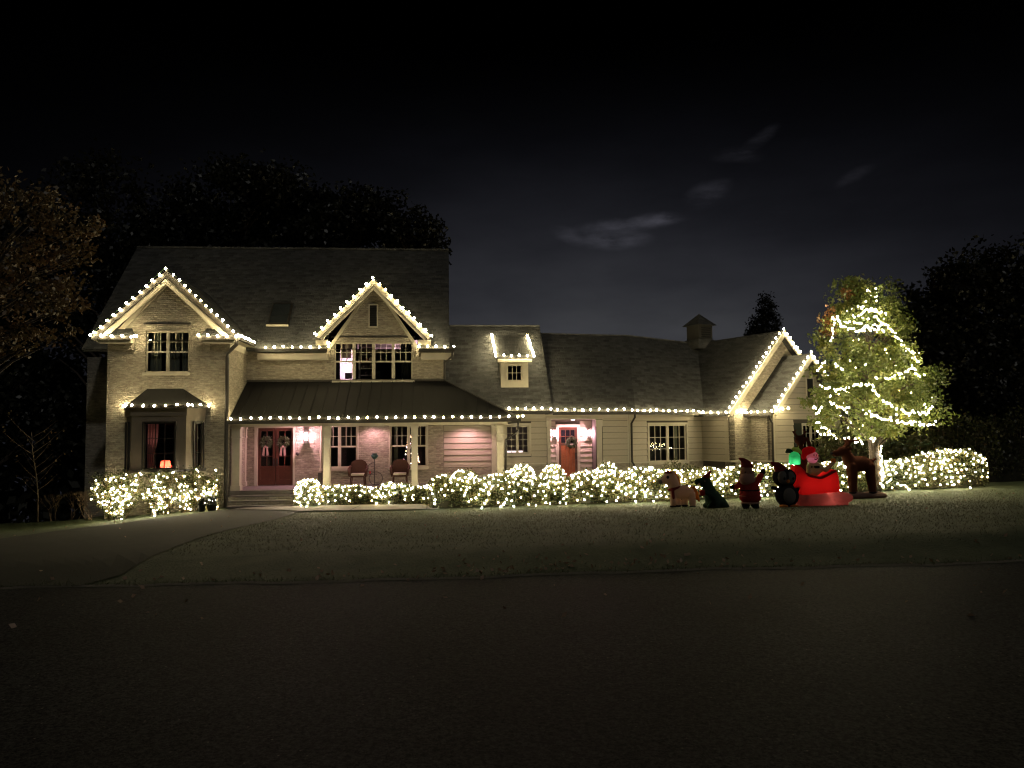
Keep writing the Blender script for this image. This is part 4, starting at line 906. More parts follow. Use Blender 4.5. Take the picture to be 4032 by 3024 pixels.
se = [M.P(uER+.05, vb+.1+(VE-.15-vb-.1)*i/12, zSE+.05) for i in range(13)]
LS('tightly seen bulb row running back from tower corner to main eave', 'string lights', se, BM_ROOF, RG)
LS('bulb row on the eave left of the centre gable', 'string lights', line(M, VE-.1, 1044, 1365, 1292, 1365, 8)+line(M, VE-.1, 1295, 1347, 1295, 1347, 1), BM_ROOF, RG)
LS('bulbs outlining the centre gable above the wide window', 'string lights', line(M, gov-.06, 1240, 1311, 1467, 1093, 10)+line(M, gov-.06, 1496, 1117, 1700, 1320, 10), BM_ROOF, RG)
LS('short bulb row on the eave right of the centre gable', 'string lights', line(M, VE-.1, 1649, 1364, 1787, 1364, 5), BM_ROOF, RG)
LS('long bulb row along the porch gutter', 'string lights', line(M, VP-.1, 910, 1646, 2040, 1638, 31)+line(M, VP-.1, 2058, 1638, 2058, 1638, 1), BM_ROOF, RG)
LS('bulb row on the eave between porch corner and the red door', 'string lights', line(M, vm0-.1, 2004, 1607, 2168, 1607, 6), BM_ROOF, RG)
LS('bulb row on the eave above the red door', 'string lights', line(M, vw0-.1, 2195, 1612, 2490, 1611, 10), BM_ROOF, RG)
LS('close bulb row along the turned eave above the twelve pane window', 'string lights', line(G, GB-.08, 2512, 1613, 2752, 1618, 11), BM_ROOF, RG)
def lineW(p0, p1, n): return [Vector(p0).lerp(Vector(p1), i/(n-1)) for i in range(n)]
LS('bulb row on the gutter running forward to the big side gable', 'string lights', lineW(G.P(uG0-.44, -.1, zGE-.05), G.P(uG0-.44, vg1-.3, zGE-.05), 5), BM_ROOF, RG)
LS('bulbs up and over the taller right hand gable', 'string lights', line(G, vg1-.4, 2872, 1603, 3068, 1312, 16)+line(G, vg1-.4, 3085, 1294, 3150, 1383, 6), BM_ROOF, RG)
LS('bulb row at the foot of the dark roof between the two right gables', 'string lights', lineW(G.P(uG0+.1, vg1-.36, zGE-.03), G.P(uL0-.4, vg1-.2, zGE-.05), 3)+lineW(G.P(uL0-.4, vg1-.1, zGE-.05), G.P(uL0-.42, vg2-.35, zGE-.05), 5)+line(G, vg2-.42, 3058, 1608, 3104, 1608, 3), BM_ROOF, RG)
LS('bulbs over the lower right gable beside the lit tree', 'string lights', line(G, vg2-.4, 3050, 1598, 3180, 1405, 10)+line(G, vg2-.4, 3193, 1386, 3260, 1480, 6), BM_ROOF, RG)
LS('bulbs around the bay window roof', 'string lights', lineW(M.P(ra0, VT-.12, zr0+.03), M.P(rf0-.02, vf-.04, zr0+.02), 4)+lineW(M.P(rf0+.2, vf-.06, zr0+.02), M.P(rf1, vf-.06, zr0+.02), 6)+lineW(M.P(rf1+.08, vf+.1, zr0+.02), M.P(ra1, VT-.12, zr0+.02), 3), BM_ROOF, RG)
LS('bulbs down both sides and along the front of the small roof dormer', 'string lights', lineW(M.P(rdw[0]-.24, 34.9, zt1-.02), M.P(rdw[0]-.22, vD-.3, zt0+.05), 12)+line(M, vD-.36, 1984, 1398, 2076, 1398, 4)+lineW(M.P(rdw[1]+.22, vD-.3, zt0+.05), M.P(rdw[1]+.22, 34.9, zt1-.02), 13), BM_ROOF, RG)

# ---------------- shrubs with net lights
def shrub(cat, name, label, path, w, h, nleaf, nb, lab2, seed, group=None, topn=.12, base=None, lsize=.075, noise=1, fill=None, bgroup=None, round_=False):
    """rounded hedge along a ground path [(x,y)..]; half width w, height h. Leaves fill an uneven shell, twigs inside; lights lie on it"""
    r = np.random.default_rng(seed); P0 = [Vector((p[0], p[1], 0)) for p in path]; L = [0]
    for a, b in zip(P0, P0[1:]): L.append(L[-1]+(b-a).length)
    T = max(L[-1], .001); ph = r.random(6)*6.28
    def at(s):
        s = max(0, min(T, s))
        for i in range(len(P0)-1):
            if s <= L[i+1] or i == len(P0)-2:
                a, b = P0[i], P0[i+1]; t = (s-L[i])/max(L[i+1]-L[i], 1e-6); d = (b-a).normalized(); return a.lerp(b, t), d
    def surf(s, ang, k):
        """ang 0=front low ... pi=back low; k scale of shell"""
        c, d = at(s); n = Vector((d.y, -d.x, 0))
        endf = 1.0
        if s < 0: endf = math.sqrt(max(0, 1-(s/w)**2))
        if s > T: endf = math.sqrt(max(0, 1-((s-T)/w)**2))
        hh = h*(1+.55*topn*noise*(math.sin(s*2.1+ph[0])+.6*math.sin(s*4.7+ph[1])+.5*math.sin(s*9+ph[2])))
        ww = w*(1+.10*noise*(math.sin(s*3.1+ph[3])+math.sin(ang*5+s*2+ph[4])))
        ca, sa = math.cos(ang), math.sin(ang); e = .55
        cx = abs(ca)**.45*(1 if ca > 0 else -1); sz = abs(sa)**e
        off = min(0, s) + max(0, s-T)
        p = c + d*off + n*(cx*ww*k*endf); g = ground(p.x, p.y) if base is None else base
        return Vector((p.x, p.y, g+.03+sz*hh*k*(endf**.5)))
    root = empty(name, P0[0].lerp(P0[-1], .5)+Vector((0, 0, ground(*P0[0].xy))), label, cat, group)
    pts = []
    for _ in range(nleaf):
        s = -w*.95+r.random()*(T+1.9*w); ang = r.random()*math.pi; k = 1-.35*r.random()**1.5+.04*r.normal(); p = surf(s, ang, k); pts.append(p)
    leaves(np.array([tuple(p) for p in pts]), lsize, 'foliage', L_HEDGE, root, 'stuff')
    tw = MB()
    for _ in range(int(12+T*10)):
        s = -w*.8+r.random()*(T+1.6*w); a = surf(s, 1.57, .1); b = surf(s+r.normal()*.15, r.random()*3.14, .95+.12*r.random()); m_ = a.lerp(b, .5)+Vector((r.normal()*.06, r.normal()*.06, .08)); tw.tube([a, m_, b], .012, 4, .005)
    tw.build('twigs', TWIG, root, kind='stuff')
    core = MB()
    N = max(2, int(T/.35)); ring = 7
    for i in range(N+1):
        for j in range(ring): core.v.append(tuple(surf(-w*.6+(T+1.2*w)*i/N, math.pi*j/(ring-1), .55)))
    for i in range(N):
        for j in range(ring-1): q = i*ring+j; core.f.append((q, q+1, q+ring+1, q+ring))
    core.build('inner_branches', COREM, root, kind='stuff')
    if nb:
        cand = []; tries = 0; mind = math.sqrt((T+1.6*w)*(h+w)/nb)*.62
        # strands droop across the face in uneven rows
        while len(cand) < nb and tries < nb*60:
            tries += 1; s = -w*.9+r.random()*(T+1.8*w); ang = r.random()**1.15*math.pi*.72; p = surf(s, ang, 1.03+.03*r.random())
            md = mind*(.45 if r.random() < .2 else 1.15)
            if all((p-q).length > md for q in cand[-220:]): cand.append(p)
        # order along rows so the wire runs along them
        cand.sort(key=lambda p: (round((p.z)/.28), p.x))
        string('net_lights', lab2, 'net lights', cand, BM_NET, bgroup, rmax=4, jit=.22)
    return root
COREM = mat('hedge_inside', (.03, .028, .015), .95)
def gp(px, py): p = g3(px, py); return (p.x, p.y)
HB = 'net lights spread over the shrubs'; HG = 'clipped shrubs of the front bed'
# low strip in front of the porch
def at_(px, Y): p = PX(px, 1900, Y); return (p.x, Y)
shrub('shrub', 'low_hedge', 'low clipped hedge under the left half of the porch', [at_(1290, 27.6), at_(1505, 27.75)], .36, .62, 5600, 72, 'bulbs on the low hedge under the left half of the porch', 11, HG, bgroup=HB)
shrub('shrub', 'low_hedge', 'low clipped hedge under the right half of the porch', [at_(1520, 27.8), at_(1735, 27.9)], .38, .66, 5600, 66, 'bulbs on the low hedge under the right half of the porch', 12, HG, bgroup=HB)
shrub('shrub', 'ball_shrub', 'ball shaped shrub beside the porch steps, packed with bulbs', [at_(1210, 27.5), at_(1214, 27.5)], .44, .90, 2600, 78, 'dense bulbs on the round shrub beside the porch steps', 13, HG, bgroup=HB, noise=.3)
# main hedge, section by section
secs = [(1747, 1873, 26.4, .98, 'big leafy shrub at the left end of the long hedge', 62, 1.0), (1887, 2018, 26.5, 1.02, 'leafy shrub of the long hedge under the porch downspout', 65, 1.0),
        (2032, 2168, 26.6, .98, 'leafy shrub of the long hedge under the eight pane window', 71, 1.0), (2182, 2318, 26.7, .95, 'leafy shrub of the long hedge in front of the red door', 71, 1.0),
        (2332, 2478, 26.9, 1.0, 'leafy shrub of the long hedge right of the red door', 77, 1.0), (2492, 2628, 27.0, 1.02, 'leafy shrub of the long hedge behind the pony', 74, 1.0),
        (2642, 2778, 27.2, 1.02, 'leafy shrub of the long hedge behind the green dinosaur', 71, 1.0), (2792, 2938, 27.4, 1.02, 'leafy shrub of the long hedge behind the waving figure', 77, 1.0),
        (2952, 3098, 27.6, 1.02, 'leafy shrub of the long hedge behind the penguin', 68, 1.0)]
for i, (xa, xb, Y, h_, lb, nb, k) in enumerate(secs):
    shrub('shrub', 'hedge_shrub', lb, [at_(xa, Y), at_(xb, Y+.05)], .62, h_, 5200, nb, 'bulbs over the '+lb.replace('big leafy shrub', 'shrub').replace('leafy shrub', 'shrub'), 20+i, HG, bgroup=HB, lsize=.085)
for i, (xc, Y, w_, h_, lb, nb) in enumerate(((1830, 27.6, .5, 1.22, 'taller dark mound behind the left end of the long hedge', 22), (2052, 28.0, .50, 1.28, 'round shrub densely netted below the eight pane window', 62), (2180, 28.2, .44, 1.26, 'round netted shrub left of the red door', 52),
                                             (2390, 28.2, .42, 1.28, 'round shrub right of the red door, lightly netted', 34))):
    shrub('shrub', 'ball_shrub', lb, [at_(xc-6, Y), at_(xc+6, Y)], w_, h_, 2200, nb, 'bulbs on the '+lb.split(',')[0], 40+i, HG, bgroup=HB, noise=.4)
shrub('shrub', 'dark_shrub', 'unlit dark shrub under the twelve pane window', [at_(2640, 28.6), at_(2740, 28.7)], .4, 1.15, 1500, 0, '', 60, HG)
# right hand hedge
rs = [(3150, 3290, 28.2, 1.0, 'shrub behind the red sleigh', 66), (3320, 3430, 28.3, 1.0, 'shrub behind the brown reindeer', 62), (3460, 3560, 28.4, 1.05, 'shrub just right of the wrapped tree trunk', 72), (3590, 3680, 28.5, 1.12, 'shrub in the middle of the right hand hedge', 69), (3715, 3815, 28.6, 1.25, 'rounded shrub at the far right end of the hedge', 82)]
for i, (xa, xb, Y, h_, lb, nb) in enumerate(rs):
    shrub('shrub', 'hedge_shrub', 'netted '+lb, [at_(xa, Y), at_(xb, Y+.05)], .60, h_, 4600, nb, 'bulbs over the '+lb, 50+i, HG, bgroup=HB, lsize=.085)

# loose leafy bushes against the tower: arching branches with leaves and bulbs
def bush(px, Y, wd, h, nbr, nb, lb, seed, lb2):
    r = np.random.default_rng(seed); x = PX(px, 1950, Y).x; z0 = ground(x, Y)-.02
    root = empty('leafy_bush', (x, Y, z0), lb, 'bush', 'loose bushes below the bay window')
    br = MB(); pts = []; tips = []
    for i in range(nbr):
        a = r.random()*6.28; sp = wd*(.25+.75*r.random()); b = Vector((x+sp*math.cos(a), Y+sp*.35*math.sin(a)-.05, z0+h*(.35+.68*r.random())))
        s0 = Vector((x+r.normal()*.12, Y+r.normal()*.05, z0)); mid = s0.lerp(b, .5)+Vector((r.normal()*.1, r.normal()*.05, .12*h)); br.tube([s0, mid, b], .014, 4, .005)
        for t in np.linspace(.12, 1.08, 14):
            p = s0.lerp(mid, min(1, 2*t)) if t < .5 else mid.lerp(b, 2*t-1)
            for _ in range(7): pts.append(tuple(p+Vector((r.normal()*.07, r.normal()*.06, r.normal()*.07))))
            tips.append(p)
    br.build('branches', TWIG, root); leaves(np.array(pts), .075, 'foliage', L_HEDGE, root, 'stuff')
    c = []; tr = 0
    while len(c) < nb and tr < 4000:
        tr += 1; p = tips[r.integers(len(tips))]+Vector((r.normal()*.07, -.06-.05*r.random(), r.normal()*.06))
        if all((p-q).length > .085 for q in c): c.append(p)
    c.sort(key=lambda p: (round(p.z/.25), p.x)); string('net_lights', lb2, 'net lights', c, BM_NET, HB, rmax=3, jit=.2)
bush(462, 27.25, .86, 1.58, 90, 130, 'widest loose bush at the left corner of the tower', 71, 'bulbs in the widest bush at the tower corner')
bush(632, 27.35, .58, 1.5, 48, 72, 'arching bush under the middle of the bay window', 72, 'bulbs in the arching bush under the bay window')
bush(740, 27.45, .52, 1.45, 42, 54, 'arching bush under the right end of the bay window', 73, 'bulbs in the bush under the right end of the bay')
bush(830, 27.6, .42, 1.2, 30, 38, 'smallest loose bush next to the tower downspout', 74, 'bulbs in the smallest bush near the downspout')
# bare twiggy shrubs at far left
def twiggy(px, Y, wd, h, n, lb, seed):
    r = np.random.default_rng(seed); x = PX(px, 2000, Y).x; z0 = ground(x, Y)-.03; root = empty('bare_shrub', (x, Y, z0), lb, 'shrub', 'bare twiggy shrubs left of the house'); t = MB()
    def grow(p, d, L, rad, k):
        q = p+d*L; m_ = p.lerp(q, .5)+Vector((r.normal(), r.normal(), r.normal()))*L*.07; t.tube([p, m_, q], rad, 4, rad*.55)
        if k:
            for _ in range(3): grow(q, (d+Vector((r.normal(), r.normal()*.6, r.normal()*.4+.1))*.5).normalized(), L*.62, rad*.55, k-1)
    for _ in range(n): grow(Vector((x+r.normal()*.08, Y+r.normal()*.05, z0)), Vector((r.normal()*.6*wd, r.normal()*.2, 1)).normalized(), h*.42, .018, 3)
    t.build('branches', TWIG, root)
twiggy(355, 27.9, 1, 1.25, 5, 'bare branching shrub lit from the tower bushes', 81); twiggy(290, 28.6, 1, 1.2, 4, 'bare shrub second from the tower corner', 82); twiggy(215, 28.6, 1, 1.15, 4, 'dim bare shrub beside the thin young tree', 83)

# ---------------- trees
def crown_pts(ells, n, clumps, cl_r, r, shell=.55):
    V = np.array([e[3]*e[4]*e[5] for e in ells])**(1/1.5); V = V/V.sum(); C = []
    for i in range(clumps):
        e = ells[r.choice(len(ells), p=V)]; d = r.normal(size=3); d /= np.linalg.norm(d); k = (shell+(1-shell)*r.random())
        C.append((e[0]+d[0]*e[3]*k, e[1]+d[1]*e[4]*k, e[2]+d[2]*e[5]*k))
    C = np.array(C); idx = r.integers(len(C), size=n); sz = cl_r*(.5+r.random(len(C)))
    return C, C[idx]+np.clip(r.normal(size=(n, 3)), -1.6, 1.6)*sz[idx][:, None]*np.array([.55, .55, .38])
def tree(name, label, x, Y, z0, h, ells, n, clumps, cl_r, lsize, m, seed, tr=.25, group=None, trunk_top=None):
    r = np.random.default_rng(seed); root = empty(name, (x, Y, z0), label, 'tree', group)
    C, P_ = crown_pts(ells, n, clumps, cl_r, r)
    leaves(P_, lsize, 'crown', m, root, 'stuff')
    tt = trunk_top or z0+h*.8
    t = MB(); pts = [Vector((x+math.sin(k*1.3)*.05*h*.1, Y, z0-.2+(tt-z0+.2)*k/8)) for k in range(9)]; t.tube(pts, tr, 10, tr*.25); t.build('trunk', BARK, root, smooth=True)
    lm = MB()
    for c in C[r.permutation(len(C))[:min(len(C), 46)]]:
        c = Vector(c); zz = min(max(z0+h*.2, c.z-.35*abs(c.x-x)-.1*h), tt-.1); s = Vector((x, Y, zz)); mid = s.lerp(c, .5)+Vector((0, 0, .08*(c-s).length)); lm.tube([s, mid, c], tr*.28, 5, .012)
    lm.build('limbs', BARK, root)
    return root
# the lit tree
TY = 27.9; tx = PX(3442, 1850, TY).x; tz = ground(tx, TY)
def el(px, py, rx, ry, Y=TY, dep=None): c = PX(px, py, Y); k = Y/FPX; return (c.x, Y, c.z, rx*k, (dep or rx*k), ry*k)
ells = [el(3430, 1610, 265, 125), el(3440, 1480, 235, 110), el(3420, 1340, 185, 120), el(3405, 1235, 150, 85), el(3345, 1160, 50, 70), el(3480, 1180, 75, 65), el(3420, 1160, 60, 45), el(3620, 1600, 115, 95), el(3560, 1340, 65, 90), el(3700, 1480, 60, 45), el(3230, 1610, 70, 90), el(3250, 1330, 40, 70)]
tree('maple_tree', 'leafy green tree strung with bulbs right of the garage', tx, TY, tz, 7.5, ells, 21000, 270, .34, .14, L_TREE, 91, .22, trunk_top=PX(3450, 1250, TY).z)
lt = bpy.data.objects['maple_tree']
_, P_ = crown_pts([el(3275, 1250, 45, 40), el(3250, 1290, 35, 45), el(3350, 1150, 28, 55)], 420, 26, .2, np.random.default_rng(5), .3)
leaves(P_, .14, 'orange_leaves', L_ORANGE, lt, 'stuff')
def depth_front(px, py):
    best = TY
    c = PX(px, py, TY)
    for e in ells:
        q = ((c.x-e[0])/e[3])**2+((c.z-e[2])/e[5])**2
        if q < 1: best = min(best, e[1]-e[4]*math.sqrt(1-q)*1.0-.12)
    return best
Z4 = .4822
raw = [[(600,430),(680,455),(745,450)], [(640,470),(720,500),(800,520),(900,515),(990,500)], [(790,330),(850,345),(930,340)], [(1150,640),(1195,690),(1250,740),(1290,800)], [(570,405),(600,440),(575,500),(570,550),(560,600),(558,625)], [(615,410),(640,450),(635,495)], [(745,410),(800,395),(850,360),(915,355),(960,370),(1030,390)], [(920,400),(960,435),(995,465),(1050,505),(1075,550),(1150,620)],
       [(745,450),(820,470),(930,485),(975,480)], [(1200,675),(1250,710),(1300,712)], [(510,765),(480,820),(435,855)], [(600,795),(660,840)], [(925,895),(980,920),(1060,905),(1130,870),(1190,850),(1230,810),(1250,860),(1290,900),(1350,885)],
       [(475,975),(530,985),(600,1000),(640,1000),(710,990),(780,955),(840,955),(895,960),(915,1000),(960,1060),(1040,1115),(1110,1165),(1200,1190),(1270,1190),(1360,1190),(1400,1135)], [(410,1140),(450,1155),(485,1155),(430,1200)],
       [(560,1105),(620,1135),(680,1160),(720,1150)], [(850,1195),(930,1220),(980,1245),(1050,1235),(1140,1270),(1200,1285),(1270,1290),(1370,1290),(1430,1260)], [(455,1270),(500,1310),(560,1345),(600,1385),(480,1355),(440,1360)],
       [(650,1385),(720,1410),(800,1410),(820,1435),(740,1430)], [(890,1400),(940,1410),(975,1450),(930,1440),(980,1480)], [(1120,1430),(1200,1430),(1270,1440),(1350,1440),(1420,1425),(1350,1465),(1250,1475),(1180,1465),(1120,1450)], [(705,570),(712,572)], [(788,560),(792,566)], [(905,448),(910,452)]]
tb = []
rr = np.random.default_rng(3)
for pl_ in raw:
    for (a, b) in zip(pl_, pl_[1:]):
        d = math.hypot(b[0]-a[0], b[1]-a[1]); n = max(1, int(d/15))
        for i in range(n):
            t = i/n
            if rr.random() < .12: continue
            px, py = 3000+Z4*(a[0]+(b[0]-a[0])*t+rr.normal()*6), 1050+Z4*(a[1]+(b[1]-a[1])*t+rr.normal()*7); tb.append(PX(px, py, depth_front(px, py)-.03))
inner = []  # extra bulbs added deep in the crown to brighten its leaves
for i in range(110):
    e = ells[rr.choice([0, 1, 2, 3, 6, 7], p=[.3, .25, .2, .1, .08, .07])]; a = rr.random()*6.28; q = .3+.35*rr.random(); zz = rr.uniform(-.7, .7); hh = math.sqrt(1-zz*zz)
    inner.append(Vector((e[0]+e[3]*q*hh*math.cos(a), e[1]+e[4]*q*hh*math.sin(a), e[2]+e[5]*zz*.9)))
inner.sort(key=lambda p: (round(p.z/.5), p.x))
string('crown_fill_string', 'bulb strands added inside the leafy tree to light up its crown', 'string lights', inner, BM_NET, rmax=9, jit=.2)
string('tree_light_string', 'warm bulb strands draped around the leafy tree', 'string lights', tb, BM_NET, rmax=4, jit=.2)
sp = []
for i in range(16):
    t = i/15; a = .9+.5*math.sin(i*1.7); zt = PX(3462, 1755, TY).z; z = zt+(tz+.25-zt)*t; rad = .25; sp.append(Vector((tx+rad*math.sin(a), TY-rad*abs(math.cos(a))-.02, z)))
string('trunk_light_string', 'bulbs wound around the trunk of the leafy tree', 'string lights', sp, BM_NET, rmax=.6, jit=.1)
# orange brown street tree at the left edge, its trunk outside the frame
TL = 19.0
e2 = [el(60, 900, 240, 210, TL, 1.2), el(260, 870, 120, 110, TL, .9), el(300, 940, 90, 100, TL, .8), el(130, 1060, 190, 160, TL, 1.1), el(90, 1240, 200, 140, TL, 1.1), el(240, 1180, 75, 60, TL, .7), el(40, 1340, 120, 80, TL, .9), el(-200, 1050, 260, 380, TL, 1.6)]
xl = PX(-150, 1900, TL).x
tree('autumn_tree', 'brown and green autumn tree at the left edge, nearest to the street', xl, TL, ground(xl, TL), 7.4, e2, 7000, 240, .26, .125, L_BROWN, 92, .16)
# thin young tree far left
xy = PX(148, 2045, 28.3).x; zy = ground(xy, 28.3)
yt = empty('young_tree', (xy, 28.3, zy), 'thin bare young tree standing alone left of the house', 'tree'); t = MB(); r_ = np.random.default_rng(9)
t.tube([(xy, 28.3, zy-.05), (xy+.0, 28.3, zy+.9), (xy-.07, 28.3, zy+1.6), (xy-.25, 28.3, zy+2.6), (xy-.3, 28.3, zy+3.3)], .035, 6, .01); t.build('trunk', mat('pale_bark', (.20, .16, .12), .9), yt, smooth=True)
t = MB(); tips = []
for k in range(16):
    z = 1.0+k*.14; s_ = 1 if k % 2 else -1; a = Vector((xy-.02-.1*max(0, z-1), 28.3, zy+z)); b = a+Vector((s_*(.35+.5*r_.random()), r_.normal()*.25, .45+.5*r_.random())); m_ = a.lerp(b, .5)+Vector((0, 0, -.05)); t.tube([a, m_, b], .013, 4, .004); tips += [tuple(a.lerp(b, q)+Vector((r_.normal()*.08, r_.normal()*.08, r_.normal()*.08))) for q in (.5, .7, .85, 1, 1.05)]
t.build('limbs', TWIG, yt); leaves(np.array(tips), .12, 'leaves', L_BROWN, yt, 'stuff')
# dark trees behind
def far(px, py, rx, ry, Y, dep=3): return el(px, py, rx, ry, Y, dep)
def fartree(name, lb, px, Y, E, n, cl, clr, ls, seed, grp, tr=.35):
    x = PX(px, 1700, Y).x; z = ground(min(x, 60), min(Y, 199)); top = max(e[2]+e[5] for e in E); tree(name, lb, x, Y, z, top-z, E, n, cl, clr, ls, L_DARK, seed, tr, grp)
BT = 'dark trees behind the house'
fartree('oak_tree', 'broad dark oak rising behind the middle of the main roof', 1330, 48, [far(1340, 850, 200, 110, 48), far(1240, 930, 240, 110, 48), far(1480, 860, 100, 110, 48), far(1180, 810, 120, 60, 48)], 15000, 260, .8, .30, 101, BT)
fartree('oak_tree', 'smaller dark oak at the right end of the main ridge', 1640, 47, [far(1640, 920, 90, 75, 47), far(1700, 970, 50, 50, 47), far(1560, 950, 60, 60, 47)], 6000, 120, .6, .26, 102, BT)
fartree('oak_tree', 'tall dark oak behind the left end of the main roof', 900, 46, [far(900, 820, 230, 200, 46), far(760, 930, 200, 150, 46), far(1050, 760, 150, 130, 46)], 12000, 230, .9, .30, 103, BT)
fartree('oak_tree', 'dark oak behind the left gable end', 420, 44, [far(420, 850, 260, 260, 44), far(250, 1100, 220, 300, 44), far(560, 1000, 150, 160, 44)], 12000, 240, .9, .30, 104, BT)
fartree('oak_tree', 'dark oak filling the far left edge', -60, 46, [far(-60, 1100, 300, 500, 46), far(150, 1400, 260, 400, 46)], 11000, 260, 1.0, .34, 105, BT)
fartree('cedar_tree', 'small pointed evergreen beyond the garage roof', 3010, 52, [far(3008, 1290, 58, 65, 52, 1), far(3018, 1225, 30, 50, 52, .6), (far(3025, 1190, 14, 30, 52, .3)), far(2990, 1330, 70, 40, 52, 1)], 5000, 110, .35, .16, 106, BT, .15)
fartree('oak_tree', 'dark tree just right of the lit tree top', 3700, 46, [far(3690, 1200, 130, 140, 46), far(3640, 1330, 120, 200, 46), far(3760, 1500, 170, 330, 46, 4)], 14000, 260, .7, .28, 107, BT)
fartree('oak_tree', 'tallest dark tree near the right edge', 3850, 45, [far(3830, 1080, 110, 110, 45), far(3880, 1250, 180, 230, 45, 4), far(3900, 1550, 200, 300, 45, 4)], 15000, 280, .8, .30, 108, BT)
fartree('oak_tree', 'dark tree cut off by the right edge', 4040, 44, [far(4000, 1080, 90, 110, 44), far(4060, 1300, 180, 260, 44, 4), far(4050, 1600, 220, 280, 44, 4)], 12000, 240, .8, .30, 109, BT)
for i, (px, Y, w_, h_) in enumerate(((3330, 33, 170, 105), (3560, 34, 150, 100), (3760, 36, 190, 140), (3980, 38, 180, 150))):
    c = PX(px, 1830, Y); k = Y/FPX; z = ground(c.x, Y)
    shrub('shrub', 'dark_shrub', ('low dark shrub seen under the lit tree crown', 'low dark shrub right of the wrapped trunk', 'low dark shrub above the middle of the right hedge', 'low dark shrub beyond the right end of the hedge')[i], [(c.x-w_*k*.5, Y), (c.x+w_*k*.5, Y)], .9, h_*k*1.6+.4, 2500, 0, '', 120+i, 'dark shrubs beyond the right hedge', lsize=.16)
# black woods closing the horizon left and right
for (nm, lb_, xa, xb, Yw, za, zb, nn) in (('distant_woods', 'l', -46, -16, 50, -3, 9, 16000), ('distant_woods', 'r', 20, 50, 52, -2, 9, 16000)):
    xx = rng.uniform(xa, xb, nn); hh = zb*(.75+.25*np.sin(xx*.55)+.1*np.sin(xx*1.7)); zz = za+(hh-za)*rng.random(nn)**.8
    o = leaves(np.stack([xx, Yw+rng.normal(size=nn)*1.2, zz], 1), .72, nm, L_DARK, None, 'stuff')
# dead leaves on lawn and road, gathered along the kerb
pts = []
for _ in range(420): x = rng.uniform(-14, 26); y = rng.uniform(11, 26) if rng.random() < .5 else road_edge(x)+rng.exponential(.35); pts.append((x, y, ground(x, y)+.015))
for _ in range(150): x = rng.normal(1, 1.6); y = road_edge(x)+.15+rng.exponential(.35); pts.append((x, y, ground(x, y)+.03))
for _ in range(40): x = rng.uniform(-7, 9); y = rng.uniform(6.8, 9.2); pts.append((x, y, CZ-1.70))
ll = leaves(np.array(pts), .065, 'fallen_leaves', leafmat('dry_leaf', [(.22, .15, .10), (.45, .32, .24)], 9, .1), None, 'stuff')
# short grass tufts on the lit part of the lawn
gpz = []
DP = [[(p.x, p.y) for p in (g3(900, 2005), g3(560, 2050), g3(200, 2115), g3(-300, 2180), g3(300, 2330), g3(480, 2270), g3(820, 2110), g3(1180, 2015))], [(p.x, p.y) for p in (g3(890, 1998), g3(1240, 2002), g3(1290, 1989), g3(1760, 1986), g3(1730, 2008), g3(1400, 2014), g3(1180, 2017), g3(905, 2006))]]
def on_poly(x, y):
    for P in DP:
        c = False
        for i in range(len(P)):
            (x1, y1), (x2, y2) = P[i-1], P[i]
            if (y1 > y) != (y2 > y) and x < (x2-x1)*(y-y1)/(y2-y1)+x1: c = not c
        if c: return True
    return False
while len(gpz) < 60000:
    y = 10.5+16.5*rng.random()**.8; x = rng.uniform(-.46, .72)*y*1.0
    if x < -4-.35*(26-y)*.6 and y > 14: 
        if x < -7.5: continue
    if on_poly(x, y): continue
    gpz.append((x, y, ground(x, y)-.01))
for _ in range(5000): x = rng.uniform(-6, 9.5); y = road_edge(x)+.02+rng.exponential(.10); gpz.append((x, y, ground(x, y)-.01))
GP = np.array(gpz); n = len(GP); a = rng.random(n)*6.28; hgt = .02+.035*rng.random(n); w_ = .006
dx = np.cos(a)*w_; dy = np.sin(a)*w_; lean = rng.normal(size=(n, 2))*.03
V = np.zeros((n, 3, 3)); V[:, 0] = GP+np.stack([dx, dy, 0*dx], 1); V[:, 1] = GP-np.stack([dx, dy, 0*dx], 1); V[:, 2] = GP+np.stack([lean[:, 0], lean[:, 1], hgt], 1)
me = bpy.data.meshes.new('grass'); me.vertices.add(3*n); me.vertices.foreach_set('co', V.reshape(-1)); me.loops.add(3*n); me.loops.foreach_set('vertex_index', np.arange(3*n)); me.polygons.add(n); me.polygons.foreach_set('loop_start', np.arange(0, 3*n, 3)); me.polygons.foreach_set('loop_total', np.full(n, 3)); me.update(); me.materials.append(leafmat('grass_blade', [(.055, .070, .030), (.095, .10, .05)], 3, .2)); go = bpy.data.objects.new('grass', me); COL.objects.link(go); go['kind'] = 'stuff'
